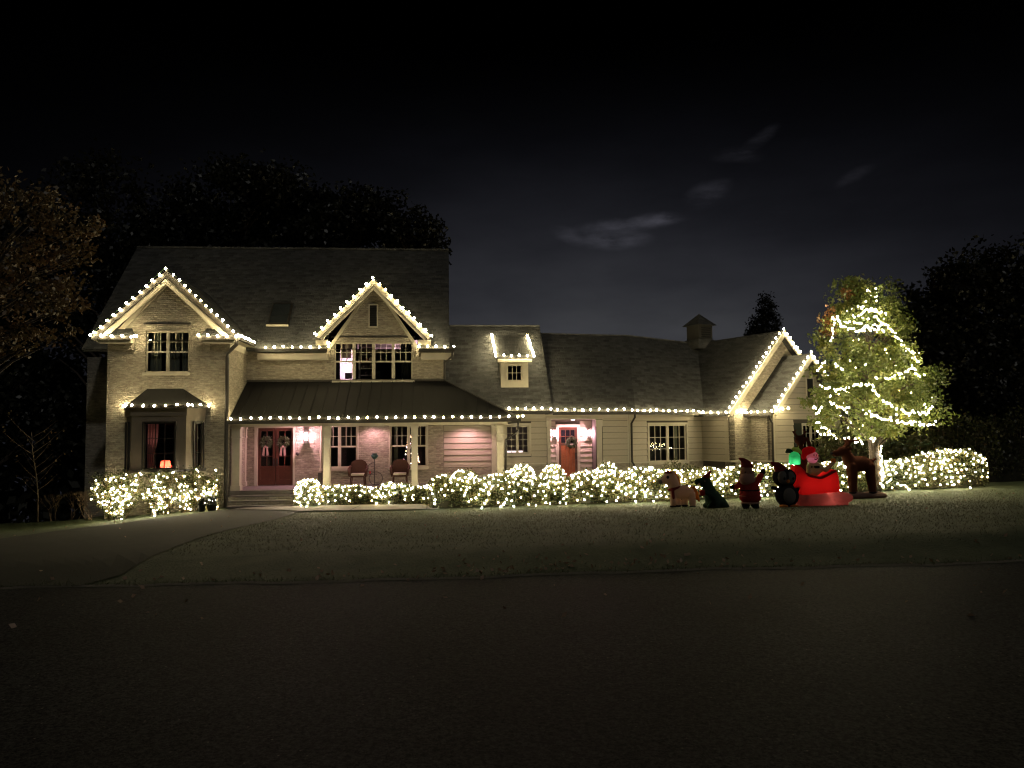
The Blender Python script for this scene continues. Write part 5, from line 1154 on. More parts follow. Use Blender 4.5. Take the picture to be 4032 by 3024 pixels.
# ================================================================ lamps that are lit
PINK = (1.0, .50, .60)
def point(name, p, col, w, r=.05):
    l = bpy.data.lights.new(name, 'POINT'); l.energy = w; l.color = col; l.shadow_soft_size = r; o = bpy.data.objects.new(name, l); COL.objects.link(o); o.location = p; return o
LAMPG = glow('lit_lantern_glass', (1, .80, .84), 9)
def lantern(fr, u, v, z, w, name_lb, hh=.46, ww=.19):
    """wall lantern: backplate, cage, glowing glass; its own lamp hangs just in front"""
    root = hp(MB(fr).box(u-.05, u+.05, v-.03, v-.004, z-.1, z+.1), 'wall_lantern', BRONZE)
    b = MB(fr); d0, d1 = v-.04-ww, v-.04
    for (a, c) in ((u-ww/2, d0), (u+ww/2-.018, d0), (u-ww/2, d1-.018), (u+ww/2-.018, d1-.018)): b.box(a, a+.018, c, c+.018, z-hh/2, z+hh/2)
    b.box(u-ww/2-.01, u+ww/2+.01, d0-.01, d1+.01, z+hh/2, z+hh/2+.03).box(u-ww/2, u+ww/2, d0, d1, z-hh/2-.02, z-hh/2).build('cage', BRONZE, root)
    MB(fr).box(u-ww*.28, u+ww*.28, d0+.05, d1-.05, z-hh*.34, z+hh*.34).build('lantern_glass', LAMPG, root)
    lp = point('lantern_light', fr.P(u, d0-.06, z), PINK, w, .07); return root
zsc = M.Z(1718, VMW, 1207); lantern(M, M.U(1207, VMW, 1718), VMW, zsc, 150, '')
zsa = M.Z(1706, VA, 2250)
lantern(M, M.U(2181, VA, 1706), VA, zsa, 110, '', .34, .15); lantern(M, M.U(2318, VA, 1706), VA, zsa, 110, '', .34, .15)
def downlight(u, v, z, w, ang=75):
    hp(MB().lathe(M.P(u, v, z-.02), [(.07, 0), (.09, .015)], 14), 'recessed_light', LAMPG)
    l = bpy.data.lights.new('downlight', 'SPOT'); l.energy = w; l.color = (1.0, .50, .58); l.spot_size = math.radians(ang*2); l.spot_blend = .6; l.shadow_soft_size = .05
    o = bpy.data.objects.new('downlight', l); COL.objects.link(o); o.location = M.P(u, v, z-.04)
zc_ = zBm1-.02
downlight(M.U(1475, VMW), VMW-.5, zc_, 125); downlight(M.U(1840, VM2), VM2-.7, zc_, 165); downlight(M.U(1080, VMW), VMW-1.0, zc_, 70); downlight(M.U(2250, VA), VA-.4, zA1, 80)
# ================================================================ wreaths
WR = leafmat('fir_needle', [(.03, .045, .02), (.10, .12, .06)], 20, .2)
def wreath(c, r, lb, v_dir, bow=None):
    root = empty('wreath', c, lb, 'wreath'); rr_ = np.random.default_rng(int(r*1000)); n = 900; a = rr_.random(n)*6.28; q = rr_.normal(size=(n, 3))*.04
    P_ = np.stack([c.x+np.cos(a)*r*M.eu.x, c.y+np.cos(a)*r*M.eu.y, c.z+np.sin(a)*r], 1)+q
    leaves(P_, .06, 'needles', WR, root, 'stuff')
    if bow:
        rb = MB(); e = M.eu
        for s_ in (-1, 1): rb.slab([c+e*(s_*.02)+Vector((0, -.07, -r)), c+e*(s_*.09)+Vector((0, -.07, -r)), c+e*(s_*.13)+Vector((0, -.08, -r-.34)), c+e*(s_*.04)+Vector((0, -.08, -r-.36))], .008, world=True)
        rb.ball(c+Vector((0, -.08, -r)), .05, 8); rb.build('ribbon', bow, root)
RIB = mat('ribbon_cloth', (.34, .21, .19), .6)
def at(fr, px, py, v): u, z = fr.hit(px, py, v); return fr.P(u, v, z)
wreath(at(M, 2250, 1742, VA-.12), .17, 'green wreath with a pale bow on the red plank door', 0, None)
MB().ball(at(M, 2250, 1750, VA-.2), .05, 8, (1.6, .5, .6)).build('bow', mat('pale_bow', (.45, .40, .30), .7), bpy.data.objects['wreath'])
wreath(at(M, 1048, 1742, VMW-.0), .17, 'wreath with hanging ribbon on the left leaf of the double door', 0, RIB)
wreath(at(M, 1116, 1742, VMW-.0), .17, 'wreath with hanging ribbon on the right leaf of the double door', 0, RIB)
# ================================================================ porch furniture
WICK = mat('wicker', (.075, .032, .02), .8, noise=(30, .2, (.045, .02, .012)), bump=('n', 60, .6, .01)); CUSH = mat('seat_cushion', (.52, .47, .38), .9)
def chair(px, v, lb):
    u = M.U(px, v, 1870); root = empty('wicker_armchair', M.P(u, v, zPF), lb, 'chair', 'wicker chairs on the porch')
    MB(M).box(u-.27, u+.27, v-.27, v+.25, zPF+.33, zPF+.40).build('seat', WICK, root)
    MB(M).box(u-.24, u+.24, v-.30, v+.18, zPF+.403, zPF+.475).build('cushion', CUSH, root)
    b = MB(M); pr = [(-.31, .40), (-.34, .78), (-.26, .93), (-.12, 1.0), (.12, 1.0), (.26, .93), (.34, .78), (.31, .40)]
    f = [(u+a, v+.24+.05*(z-.4), zPF+z) for a, z in pr]; bk = [(p[0], p[1]+.05, p[2]) for p in f]; b.poly(f).poly(bk[::-1])
    for i in range(len(f)): j = (i+1) % len(f); b.poly([f[i], bk[i], bk[j], f[j]])
    b.build('backrest', WICK, root)
    for s_ in (-1, 1):
        A = MB(); A.tube([M.P(u+s_*.33, v+.26, zPF+.74), M.P(u+s_*.37, v+.05, zPF+.66), M.P(u+s_*.34, v-.26, zPF+.62), M.P(u+s_*.30, v-.29, zPF+.40)], .045, 8); A.build('armrest', WICK, root, smooth=True)
        MB(M).slab([(u+s_*.30, v-.27, zPF+.34), (u+s_*.30, v+.25, zPF+.34), (u+s_*.34, v+.25, zPF+.70), (u+s_*.34, v-.25, zPF+.61)], .03).build('side_panel', WICK, root)
        for dv in (-.24, .22): MB().tube([M.P(u+s_*.25, v+dv, zPF+.33), M.P(u+s_*.28, v+dv*1.1, zPF+.0)], .025, 6).build('leg', WICK, root)
chair(1410, VMW-.55, 'wicker armchair with pale cushion left of the plant stand'); chair(1575, VMW-.55, 'wicker armchair with pale cushion under the window with the decorated tree')
st = M.U(1475, VMW-.5, 1850); v5 = VMW-.5
root = empty('plant_stand', M.P(st, v5, zPF), 'tall metal plant stand shaped like a bicycle, teal bowl on top', 'plant stand')
IRON = mat('dark_iron', (.05, .045, .04), .5, spec=.5)
MB().tube([M.P(st, v5, zPF), M.P(st, v5, zPF+1.02)], .02, 6).build('post', IRON, root)
def ring_(cu, cz, r, a0, a1, nm, n=18): MB().tube([M.P(cu+math.cos(a0+(a1-a0)*i/n)*r, v5, cz+math.sin(a0+(a1-a0)*i/n)*r) for i in range(n+1)], .014, 5).build(nm, IRON, root)
ring_(st+.05, zPF+.26, .26, 0, 6.283, 'wheel', 26); ring_(st-.02, zPF+.62, .26, 1.57, 3.4, 'hoop', 14)
for (a, b, z) in ((-.27, .0, .54), (-.12, .0, .74), (-.02, .2, .10), (-.24, .1, .42)): MB(M).box(st+a, st+b, v5-.06, v5+.06, zPF+z, zPF+z+.02).build('shelf', IRON, root)
MB().lathe(M.P(st, v5, zPF+1.02), [(.04, 0), (.09, .03), (.13, .10), (.16, .16), (.11, .165), (.10, .22), (.12, .23)], 14).build('bowl', mat('teal_enamel', (.05, .11, .11), .35), root, smooth=True)
o = MB().ball(M.P(st-.17, v5-.08, zPF+.50), .045, 8, (.8, .8, 1.4)).build('flower_pot', mat('red_flower', (.5, .03, .04), .6)); tag(o, 'small red ornament standing on the low shelf of the plant stand', 'ornament')
# camera-like bell by the door
q = MB(); pc = at(M, 1176, 1785, VMW); q.bar(pc, pc+Vector((0, -.16, -.05)), .07).ball(pc+Vector((-.02, -.16, .0)), .055, 8); q.build('door_camera', BRONZE, house)
o = MB(M).box(M.U(1259, VMW), M.U(1271, VMW), VMW-.35, VMW-.1, zPF, zPF+.50).build('boot_rack', IRON); tag(o, 'narrow dark rack standing against the porch wall behind the first full column', 'rack')
for px, m_, lb in ((795, .14, 'dark planter pot at the foot of the smallest bush'), (835, .19, 'larger dark planter with a bushy plant beside the downspout')):
    c = g3(px, 2001); c.y = 27.25; c.x = PX(px, 1990, 27.25).x; z = ground(c.x, c.y); root = empty('planter', (c.x, c.y, z), lb, 'planter')
    MB().lathe((c.x, c.y, z-.02), [(m_*.7, 0), (m_, .24), (m_*1.05, .25), (m_*.9, .26), (m_*.85, .22)], 14).build('pot', mat('dark_pot', (.03, .028, .026), .6), root, smooth=True)
    pp = np.random.default_rng(px).normal(size=(260, 3))*[m_*.55, m_*.5, .07]+[c.x, c.y, z+.34]; leaves(pp, .07, 'plant', L_DARK, root, 'stuff')
# ================================================================ rooms seen through glass
def curtain(fr, u0, u1, v, z0, z1, lb, m=CURT, tie=0, grp=None):
    n = 28; mb = MB(fr)
    rows = 10
    for j in range(rows+1):
        t = j/rows; z = z0+(z1-z0)*t; sh = tie*math.exp(-((t-.25)/.25)**2)*(u1-u0); 
        for i in range(n+1): s_ = i/n; mb.v.append(tuple(fr.P(u0+(u1-u0-sh)*s_, v+.035*math.sin(s_*n*.9), z)))
    for j in range(rows):
        for i in range(n): k = j*(n+1)+i; mb.f.append((k, k+1, k+n+2, k+n+1))
    o = mb.build('curtain', m, smooth=True); tag(o, lb, 'curtain', grp); return o
zc0, zc1 = rTW[2]-.2, rTW[3]+.1; cm = (rTW[0]+rTW[1])/2
SHEER = mat('sheer_curtain', (.30, .30, .25), .9)
curtain(M, rTW[0]+.05, rTW[0]+.45, VT+.35, zc0, zc1, 'sheer curtain at the left of the upper tower window', SHEER); curtain(M, cm-.12, cm+.32, VT+.38, zc0, zc1, 'sheer curtain in the middle of the upper tower window', SHEER)
curtain(M, rTW[1]-.34, rTW[1]-.02, VT+.35, zc0, zc1, 'sheer curtain at the right of the upper tower window', SHEER)
PCUR = fabric('pink_curtain', (.60, .34, .34), .5)
curtain(M, rF[0]-.02, rF[0]+.36, VT-.25, rF[2], rF[3]+.05, 'rose curtain tied back in the bay window', PCUR, .35)
curtain(M, fb+.05, fb+.22, VT-.05, rF[2], rF[3]+.05, 'rose curtain in the narrow side light of the bay', PCUR)
lu, lz = M.hit(652, 1822, VT+.4)
lr = empty('table_lamp', M.P(lu, VT+.4, rF[2]), 'lit table lamp with red shade in the bay window', 'lamp')
SHD = fabric('red_lamp_shade', (.70, .07, .04), .7)
zt_ = M.Z(1820, VT+.4, 652); zb_ = M.Z(1848, VT+.4, 652)
q = MB(); q.lathe(M.P(lu, VT+.4, zb_+.07), [(.20, 0), (.15, .25)], 20); q.f = q.f[:-2]; q.build('lamp_shade', SHD, lr, smooth=True)
MB().lathe(M.P(lu, VT+.4, zb_-.30), [(.08, 0), (.05, .1), (.06, .2), (.02, .36)], 12).build('lamp_base', mat('white_ceramic', (.7, .62, .62), .3), lr, smooth=True)
point('table_lamp_light', M.P(lu, VT+.4, zb_+.16), (1, .52, .42), 42, .04)
tb_ = empty('side_table', M.P(lu, VT+.4, zb_-.9), 'round side table carrying the red shaded lamp', 'table')
MB().lathe(M.P(lu, VT+.4, zb_-.34), [(.3, 0), (.3, .035)], 18).build('tabletop', WOOD, tb_); MB().lathe(M.P(lu, VT+.4, zb_-.9), [(.16, 0), (.04, .05), (.03, .55)], 10).build('pedestal', WOOD, tb_)
ac = empty('armchair', M.P(rF[0]+.55, VT+.6, zb_-.8), 'pale armchair behind the rose curtain', 'chair')
MB().ball(M.P(rF[0]+.5, VT+.55, zb_-.1), .3, 12, (1, .6, .8)).build('backrest', PCUR, ac, smooth=True); MB().ball(M.P(rF[0]+.75, VT+.5, zb_-.25), .25, 12, (1.2, .8, .5)).build('seat', PCUR, ac, smooth=True)
# upstairs rooms
uz0, uz1 = rUP[2]-.6, rUP[3]+.12; wU = (rUP[1]-rUP[0])/4; us1 = rUP[0]+wU
PWALL = mat('pale_pink_wall', (.55, .46, .50), .9, noise=(2.5, .3, (.42, .34, .38)))
room(M, VMW, rUP[0]-1.2, us1+.02, uz0, uz1, 2.2, PWALL); room(M, VMW, us1+.03, rUP[1]+.2, uz0, uz1, 2.6, mat('dim_mauve_wall', (.20, .165, .175), .9, noise=(2.5, .3, (.15, .12, .13))))
point('bedroom_light', M.P(us1-.5, VMW+1.2, rUP[2]+.75), (1, .72, .86), 240, .15)
point('study_light', M.P(us1+2.0, VMW+1.2, uz1-.2), (1, .66, .72), 260, .1)
o = MB(M).box(rUP[0]+.22, us1-.14, VMW+.22, VMW+.24, rUP[2]+(rUP[3]-rUP[2])*.60, rUP[3]).build('roller_blind', mat('blind_cloth', (.34, .24, .25), .9)); tag(o, 'half drawn blind in the first pane group of the upstairs window', 'blind')
curtain(M, rUP[0]+.03, rUP[0]+.2, VMW+.25, rUP[2], rUP[3], 'dark curtain at the left end of the wide upstairs window', mat('dark_curtain', (.015, .015, .014), .9)); curtain(M, rUP[1]-wU*.62, rUP[1]-.02, VMW+.3, rUP[2], rUP[3], 'black curtain at the right end of the wide upstairs window', bpy.data.materials['dark_curtain'])
bk = empty('bookshelf', M.P(us1+wU*.5, VMW+.8, rUP[2]), 'white shelves with ornaments behind the second upstairs sash', 'shelf'); WS = mat('white_shelf', (.55, .47, .46), .7)
sx0_, sx1_ = us1+.12, us1+wU-.03
MB(M).box(sx0_, sx0_+.05, VMW+.6, VMW+.95, uz0+.1, uz1-.05).build('side_panel', WS, bk); MB(M).box(sx1_-.05, sx1_, VMW+.6, VMW+.95, uz0+.1, uz1-.05).build('side_panel', WS, bk)
MB(M).box(sx0_+.05, sx1_-.05, VMW+.93, VMW+.95, uz0+.1, uz1-.05).build('back_panel', mat('shelf_back', (.14, .12, .12), .9), bk)
for i in range(6):
    z = rUP[2]-.05+i*.29; MB(M).box(sx0_+.052, sx1_-.052, VMW+.6, VMW+.925, z, z+.035).build('shelf_board', WS, bk)
r_ = np.random.default_rng(4); OM = [mat('ornament_a', (.5, .12, .07), .6), mat('ornament_b', (.6, .5, .48), .6), mat('ornament_c', (.2, .14, .13), .6)]
ONM = ['red', 'pale', 'dark']
SHN = ['lowest', 'second', 'third', 'fourth', 'fifth']
for i in range(5):
    for k, t in enumerate((.22, .5, .76)):
        if r_.random() < .25: continue
        z = rUP[2]-.05+i*.29+.037; rr0 = .05+.035*r_.random(); mi = 0 if (i == 3 and k == 1) else 1+int(r_.random()*2)
        o = MB().lathe(M.P(sx0_+(sx1_-sx0_)*t, VMW+.72, z), [(rr0*.6, 0), (rr0, rr0*.7), (rr0*.8, rr0*1.4), (rr0*.35, rr0*1.9), (rr0*.5, rr0*2.1)], 10).build('ornament', OM[mi], smooth=True)
        tag(o, '%s ornament %s on the %s upstairs shelf board' % (ONM[mi], ('at the left', 'in the middle', 'at the right')[k], SHN[i]), 'ornament')
ch = empty('desk_chair', M.P(rUP[0]+.45, VMW+.7, rUP[2]-.2), 'dark chair against the bright upstairs room', 'chair')
MB(M).box(rUP[0]+.34, rUP[0]+.62, VMW+.7, VMW+.74, rUP[2]+.12, rUP[2]+.36).build('backrest', DARK, ch); MB(M).box(rUP[0]+.34, rUP[0]+.66, VMW+.5, VMW+.74, rUP[2]-.02, rUP[2]+.03).build('seat', DARK, ch)
o = MB(M).box(M.U(1478, VMW+.4), M.U(1497, VMW+.4), VMW+.4, VMW+.6, rUP[2]-.3, rUP[2]+.42).build('cabinet', DARK); tag(o, 'dark narrow cabinet behind the third upstairs sash', 'cabinet')
# decorated tree behind the right porch window
xt = M.U(1618, VMW+.7, 1760); zt0_ = M.Z(1860, VMW+.7); zt1_ = M.Z(1686, VMW+.7)
ct = empty('christmas_tree', M.P(xt, VMW+.75, zt0_-.3), 'decorated christmas tree glowing inside the porch window', 'tree'); r_ = np.random.default_rng(8)
n = 3200; h_ = r_.random(n)**.7; a = r_.random(n)*6.28; rad = .48*h_*(.5+.5*r_.random(n)); P_ = np.stack([xt+rad*np.cos(a), np.full(n, VMW+.75)+rad*np.sin(a)*.7, zt1_-(zt1_-zt0_)*h_], 1)
Pw = np.array([tuple(M.P(*p)) for p in P_]); leaves(Pw, .06, 'branches', L_DARK, ct, 'stuff')
TG = [ico(.032, 1, glow('tree_bulb_'+nm, c, 5), 'tree_bulb') for nm, c in (('white', (1, .8, .75)), ('pink', (1, .45, .6)), ('orange', (1, .5, .3)))]
for i in range(75):
    h_ = r_.random()**.65; a = r_.random()*3.14+3.14; p = M.P(xt+.47*h_*math.cos(a), VMW+.75+.33*h_*math.sin(a)-.02, zt1_-(zt1_-zt0_)*h_); inst(TG[int(r_.random()*3)], 'tree_bulb', ct, p)
for (px, v, rr_, lb) in ((2150, 0, 0, ''),): pass
curtain(M, M.U(1552, VMW+.3), M.U(1566, VMW+.3), VMW+.3, rW2[2], rW2[3], 'narrow curtain in the left sash by the decorated tree', SHEER)
gk0 = rDW[1]-.42; curtain(G, gk0, gk0+.16, .32, rDW[2], rDW[3], 'pale curtain edge in the twelve pane window', SHEER)
# candles on the sill behind the eight pane window
o = MB(M).box(rMW[0]+.08, rMW[0]+.75, VM2+.35, VM2+.55, rMW[2]-.05, rMW[2]+.10).build('lit_box', glow('lit_sill_lamp', (1, .78, .9), 2.2)); tag(o, 'glowing long lamp low behind the eight pane window', 'lamp')

# ================================================================ inflatables on the lawn
def blob(parts, k, base, name, m, parent, vox=.022, smooth=6, rz=0):
    """one continuous skin from ellipsoids and tapering limbs; units: photo pixels scaled by k, z up, y depth"""
    bm = bmesh.new()
    for p in parts:
        if p[0] == 'e':
            _, cx, cy, cz, rx, ry, rz_ = p[:7]; T = Matrix.Translation((cx, cy, cz))
            if len(p) > 7: T = T @ Matrix.Rotation(math.radians(p[7]), 4, 'Y')
            bmesh.ops.create_icosphere(bm, subdivisions=3, radius=1, matrix=T @ Matrix.Diagonal((rx, ry, rz_, 1)))
        elif p[0] == 'c':
            _, a, b, r0, r1 = p; a = Vector(a); b = Vector(b); N = max(3, int((b-a).length/min(r0, r1)*2.2))
            for i in range(N+1): bmesh.ops.create_icosphere(bm, subdivisions=2, radius=r0+(r1-r0)*i/N, matrix=Matrix.Translation(a.lerp(b, i/N)))
        elif p[0] == 'b':
            _, x0, x1, y0, y1, z0, z1 = p; bmesh.ops.create_cube(bm, size=1, matrix=Matrix.Translation(((x0+x1)/2, (y0+y1)/2, (z0+z1)/2)) @ Matrix.Diagonal((x1-x0, y1-y0, z1-z0, 1)))
    bmesh.ops.scale(bm, vec=(k, k, k), verts=bm.verts); me = bpy.data.meshes.new(name); bm.to_mesh(me); bm.free()
    o = bpy.data.objects.new(name, me); COL.objects.link(o)
    r = o.modifiers.new('r', 'REMESH'); r.mode = 'VOXEL'; r.voxel_size = vox
    s = o.modifiers.new('s', 'SMOOTH'); s.iterations = smooth; s.factor = .6
    dg = bpy.context.evaluated_depsgraph_get(); me2 = bpy.data.meshes.new_from_object(o.evaluated_get(dg)); o.modifiers.clear(); o.data = me2; bpy.data.meshes.remove(me)
    me2.name = name; me2.materials.clear(); me2.materials.append(m); me2.polygons.foreach_set('use_smooth', [True]*len(me2.polygons)); me2.update()
    if parent: o.parent = parent; o.matrix_parent_inverse = parent.matrix_basis.inverted()
    o.location = base; o.rotation_euler = (0, 0, rz); return o
IG = 'inflatable christmas figures on the lawn'
def infl(name, px, py, lb, cat, lift=0):
    p = g3(px, py); p.z = ground(p.x, p.y)-.01+lift; return empty(name, p, lb, cat, IG), p, p.y/FPX
F_CREAM = fabric('cream_nylon', (.42, .31, .25), .5); F_OR = fabric('orange_nylon', (.45, .17, .04), .35); F_RED = fabric('red_nylon', (.32, .05, .045), .5); F_DRED = fabric('dark_red_nylon', (.16, .03, .03), .4)
F_BLK = fabric('black_nylon', (.018, .018, .02), .1); F_GRY = fabric('grey_nylon', (.12, .11, .10), .2); F_GRN = fabric('green_nylon', (.028, .05, .036), .15); F_BRN = fabric('brown_nylon', (.085, .034, .022), .35)
F_SKIN = fabric('peach_nylon', (.34, .18, .13), .4); F_WHITE = fabric('white_nylon', (.42, .25, .20), .45)
# pony, facing left
rt, p, k = infl('inflatable_pony', 2688, 1996, 'cream inflatable pony with scarf and orange tail, leftmost lawn figure', 'inflatable')
X = lambda x: x-2688
Zp = lambda y, b=1996: b-y
blob([('e', X(2690), 0, Zp(1938), 46, 26, 27), ('c', (X(2650), -14, Zp(1945)), (X(2648), -16, 8), 13, 12), ('c', (X(2672), 14, Zp(1945)), (X(2672), 14, 8), 13, 13), ('c', (X(2704), 14, Zp(1945)), (X(2700), 14, 8), 13, 12), ('c', (X(2722), -12, Zp(1945)), (X(2724), -14, 8), 15, 13),
      ('c', (X(2662), 0, Zp(1935)), (X(2650), 0, Zp(1895)), 24, 24), ('e', X(2640), 0, Zp(1886), 30, 24, 27), ('c', (X(2630), 0, Zp(1888)), (X(2603), 0, Zp(1896)), 17, 11), ('e', X(2652), -12, Zp(1862), 6, 5, 12)], k, p, 'body', F_CREAM, rt)
blob([('c', (X(2658), 4, Zp(1866)), (X(2668), 4, Zp(1890)), 10, 12), ('c', (X(2668), 4, Zp(1890)), (X(2676), 2, Zp(1908)), 12, 7)], k, p, 'mane', F_OR, rt)
blob([('c', (X(2730), 0, Zp(1922)), (X(2742), 0, Zp(1945)), 8, 11), ('c', (X(2742), 0, Zp(1945)), (X(2752), 0, Zp(1972)), 10, 5)], k, p, 'tail', F_OR, rt)
blob([('e', X(2604), 0, Zp(1896), 13, 13, 11)], k, p, 'muzzle', F_GRY, rt)
blob([('e', X(2656), 0, Zp(1922), 27, 27, 9, -18), ('c', (X(2645), -24, Zp(1925)), (X(2648), -26, Zp(1958)), 7, 6)], k, p, 'scarf', F_DRED, rt)
blob([('e', X(2628), -22, Zp(1878), 6, 4, 7)], k, p, 'eye', F_BLK, rt, vox=.012)
blob([('e', X(2638), 0, Zp(1862), 18, 16, 7)], k, p, 'hat', F_DRED, rt)
for (x, y_) in ((2648, -16), (2672, 14), (2700, 14), (2724, -14)): blob([('e', X(x), y_, 5, 14, 14, 7)], k, p, 'hoof', F_BLK, rt)
# dinosaur sitting, facing left
rt, p, k = infl('inflatable_dinosaur', 2812, 2000, 'dark green inflatable dinosaur in a red hat holding a present', 'inflatable')
X = lambda x: x-2812
Zp = lambda y: 2000-y
blob([('c', (X(2782), 0, Zp(1905)), (X(2800), 0, Zp(1945)), 21, 28), ('c', (X(2800), 0, Zp(1945)), (X(2816), 0, Zp(1975)), 28, 38), ('c', (X(2830), 0, Zp(1975)), (X(2866), 0, Zp(1993)), 28, 7), ('e', X(2778), 0, Zp(1897), 25, 21, 19), ('c', (X(2768), 0, Zp(1892)), (X(2747), 0, Zp(1897)), 14, 11),
      ('c', (X(2790), -24, Zp(1945)), (X(2768), -20, Zp(1935)), 7, 6), ('c', (X(2800), -26, 14), (X(2784), -40, 8), 16, 11), ('c', (X(2800), 24, 14), (X(2786), 30, 8), 16, 11)], k, p, 'body', F_GRN, rt)
blob([('c', (X(2782), 0, Zp(1880)), (X(2794), 0, Zp(1868)), 13, 9), ('c', (X(2794), 0, Zp(1868)), (X(2800), 0, Zp(1856)), 8, 5)], k, p, 'hat', F_DRED, rt)
blob([('e', X(2772), -22, Zp(1893), 4, 3, 4)], k, p, 'eye', F_GRY, rt, vox=.01); blob([('e', X(2754), -8, Zp(1906), 4, 6, 6)], k, p, 'tooth', F_WHITE, rt, vox=.012)
pr_ = tag(blob([('b', X(2752), X(2772), -30, -10, Zp(1948), Zp(1928))], k, p, 'present', F_RED, None, smooth=1), 'small red present held by the green dinosaur', 'present'); 
# bearded figure waving
rt, p, k = infl('inflatable_bearded_figure', 2955, 2003, 'inflatable bearded figure in red suit and tall bent hat, waving', 'inflatable')
X = lambda x: x-2955
Zp = lambda y: 2003-y
blob([('c', (X(2950), 0, Zp(1905)), (X(2955), 0, Zp(1945)), 36, 40), ('e', X(2956), 0, Zp(1958), 43, 34, 26), ('c', (X(2978), 0, Zp(1905)), (X(3000), -4, Zp(1870)), 14, 11), ('c', (X(2920), 0, Zp(1905)), (X(2895), -6, Zp(1918)), 14, 11)], k, p, 'coat', F_RED, rt)
blob([('e', X(2944), -4, Zp(1864), 27, 25, 30)], k, p, 'head', F_SKIN, rt)
blob([('e', X(2941), -16, Zp(1886), 32, 24, 27), ('e', X(2941), -24, Zp(1868), 16, 9, 6)], k, p, 'beard', F_WHITE, rt)
blob([('c', (X(2946), 0, Zp(1840)), (X(2942), 0, Zp(1826)), 24, 18), ('c', (X(2942), 0, Zp(1826)), (X(2930), 0, Zp(1812)), 17, 10), ('c', (X(2930), 0, Zp(1812)), (X(2917), 0, Zp(1806)), 9, 5)], k, p, 'hat', F_DRED, rt)
blob([('e', X(2946), 0, Zp(1843), 27, 26, 6)], k, p, 'hat_brim', F_WHITE, rt)
blob([('e', X(3006), -4, Zp(1858), 12, 9, 13), ('e', X(2997), -4, Zp(1862), 5, 5, 7)], k, p, 'mitten', F_BLK, rt); blob([('e', X(2886), -6, Zp(1916), 12, 9, 10)], k, p, 'mitten', F_BLK, rt)
blob([('e', X(2955), 0, Zp(1929), 43.5, 41.5, 5)], k, p, 'belt', F_BLK, rt, smooth=2); blob([('e', X(2955), 0, Zp(1951), 45, 38, 4)], k, p, 'coat_stripe', F_WHITE, rt, smooth=2); blob([('e', X(2955), 0, Zp(1979), 40, 33, 6)], k, p, 'coat_trim', F_WHITE, rt)
for s_ in (-1, 1): blob([('c', (X(2955)+s_*18, 0, 18), (X(2955)+s_*20, -8, 9), 17, 13)], k, p, 'boot', F_BLK, rt)
for s_ in (-1, 1): blob([('e', X(2940)+s_*9, -27, Zp(1858), 3, 2, 3.5)], k, p, 'eye', F_BLK, rt, vox=.01)
blob([('e', X(2941), -29, Zp(1864), 5, 4, 4)], k, p, 'nose', F_SKIN, rt, vox=.012)
# penguin
rt, p, k = infl('inflatable_penguin', 3098, 1996, 'black inflatable penguin with grey face and drooping red hat', 'inflatable')
X = lambda x: x-3098
Zp = lambda y: 1996-y
blob([('e', X(3100), 0, Zp(1950), 46, 36, 46), ('e', X(3092), 0, Zp(1880), 46, 36, 38), ('c', (X(3070), -4, Zp(1930)), (X(3040), -8, Zp(1918)), 12, 7), ('c', (X(3132), -4, Zp(1930)), (X(3150), -8, Zp(1916)), 12, 6)], k, p, 'body', F_BLK, rt)
blob([('e', X(3078), -22, Zp(1878), 21, 15, 26), ('e', X(3106), -22, Zp(1880), 21, 15, 26), ('e', X(3092), -20, Zp(1888), 34, 15, 20)], k, p, 'face', F_GRY, rt)
blob([('e', X(3100), -20, Zp(1950), 30, 18, 34)], k, p, 'belly', F_GRY, rt)
blob([('c', (X(3078), 0, Zp(1852)), (X(3066), 0, Zp(1835)), 24, 16), ('c', (X(3066), 0, Zp(1835)), (X(3042), 0, Zp(1822)), 14, 6)], k, p, 'hat', F_DRED, rt)
for x in (3080, 3114): blob([('e', X(x), -37, Zp(1882), 5, 3, 6)], k, p, 'eye', F_BLK, rt, vox=.01)
blob([('c', (X(3094), -36, Zp(1892)), (X(3092), -48, Zp(1895)), 7, 3)], k, p, 'beak', F_OR, rt, vox=.012)
for s_ in (-1, 1): blob([('e', X(3100)+s_*20, -18, 6, 18, 20, 7)], k, p, 'foot', F_OR, rt)
# sleigh with driver
rt, p, k = infl('inflatable_sleigh', 3235, 1992, 'glowing red inflatable sleigh on a pale red base', 'inflatable')
p.y += .2; p.z = ground(p.x, p.y)
X = lambda x: x-3235
Zp = lambda y: 1988-y
F_SL = fabric('red_sleigh_nylon', (.55, .03, .03), .5)
def extr(pts, y0, y1, name, m, par, lvl=.035):
    bm = bmesh.new(); f = [bm.verts.new((a*k, y0*k, b*k)) for a, b in pts]; g = [bm.verts.new((a*k, y1*k, b*k)) for a, b in pts]
    bm.faces.new(f); bm.faces.new(g[::-1])
    for i in range(len(f)): j = (i+1) % len(f); bm.faces.new((f[j], f[i], g[i], g[j]))
    bmesh.ops.recalc_face_normals(bm, faces=bm.faces); me = bpy.data.meshes.new(name); bm.to_mesh(me); bm.free(); o = bpy.data.objects.new(name, me); COL.objects.link(o)
    r = o.modifiers.new('r', 'REMESH'); r.mode = 'VOXEL'; r.voxel_size = .022; s = o.modifiers.new('s', 'SMOOTH'); s.iterations = 9; s.factor = .7
    dg = bpy.context.evaluated_depsgraph_get(); me2 = bpy.data.meshes.new_from_object(o.evaluated_get(dg)); o.modifiers.clear(); o.data = me2; me2.materials.append(m); me2.polygons.foreach_set('use_smooth', [True]*len(me2.polygons))
    o.parent = par; o.matrix_parent_inverse = par.matrix_basis.inverted(); o.location = p; return o
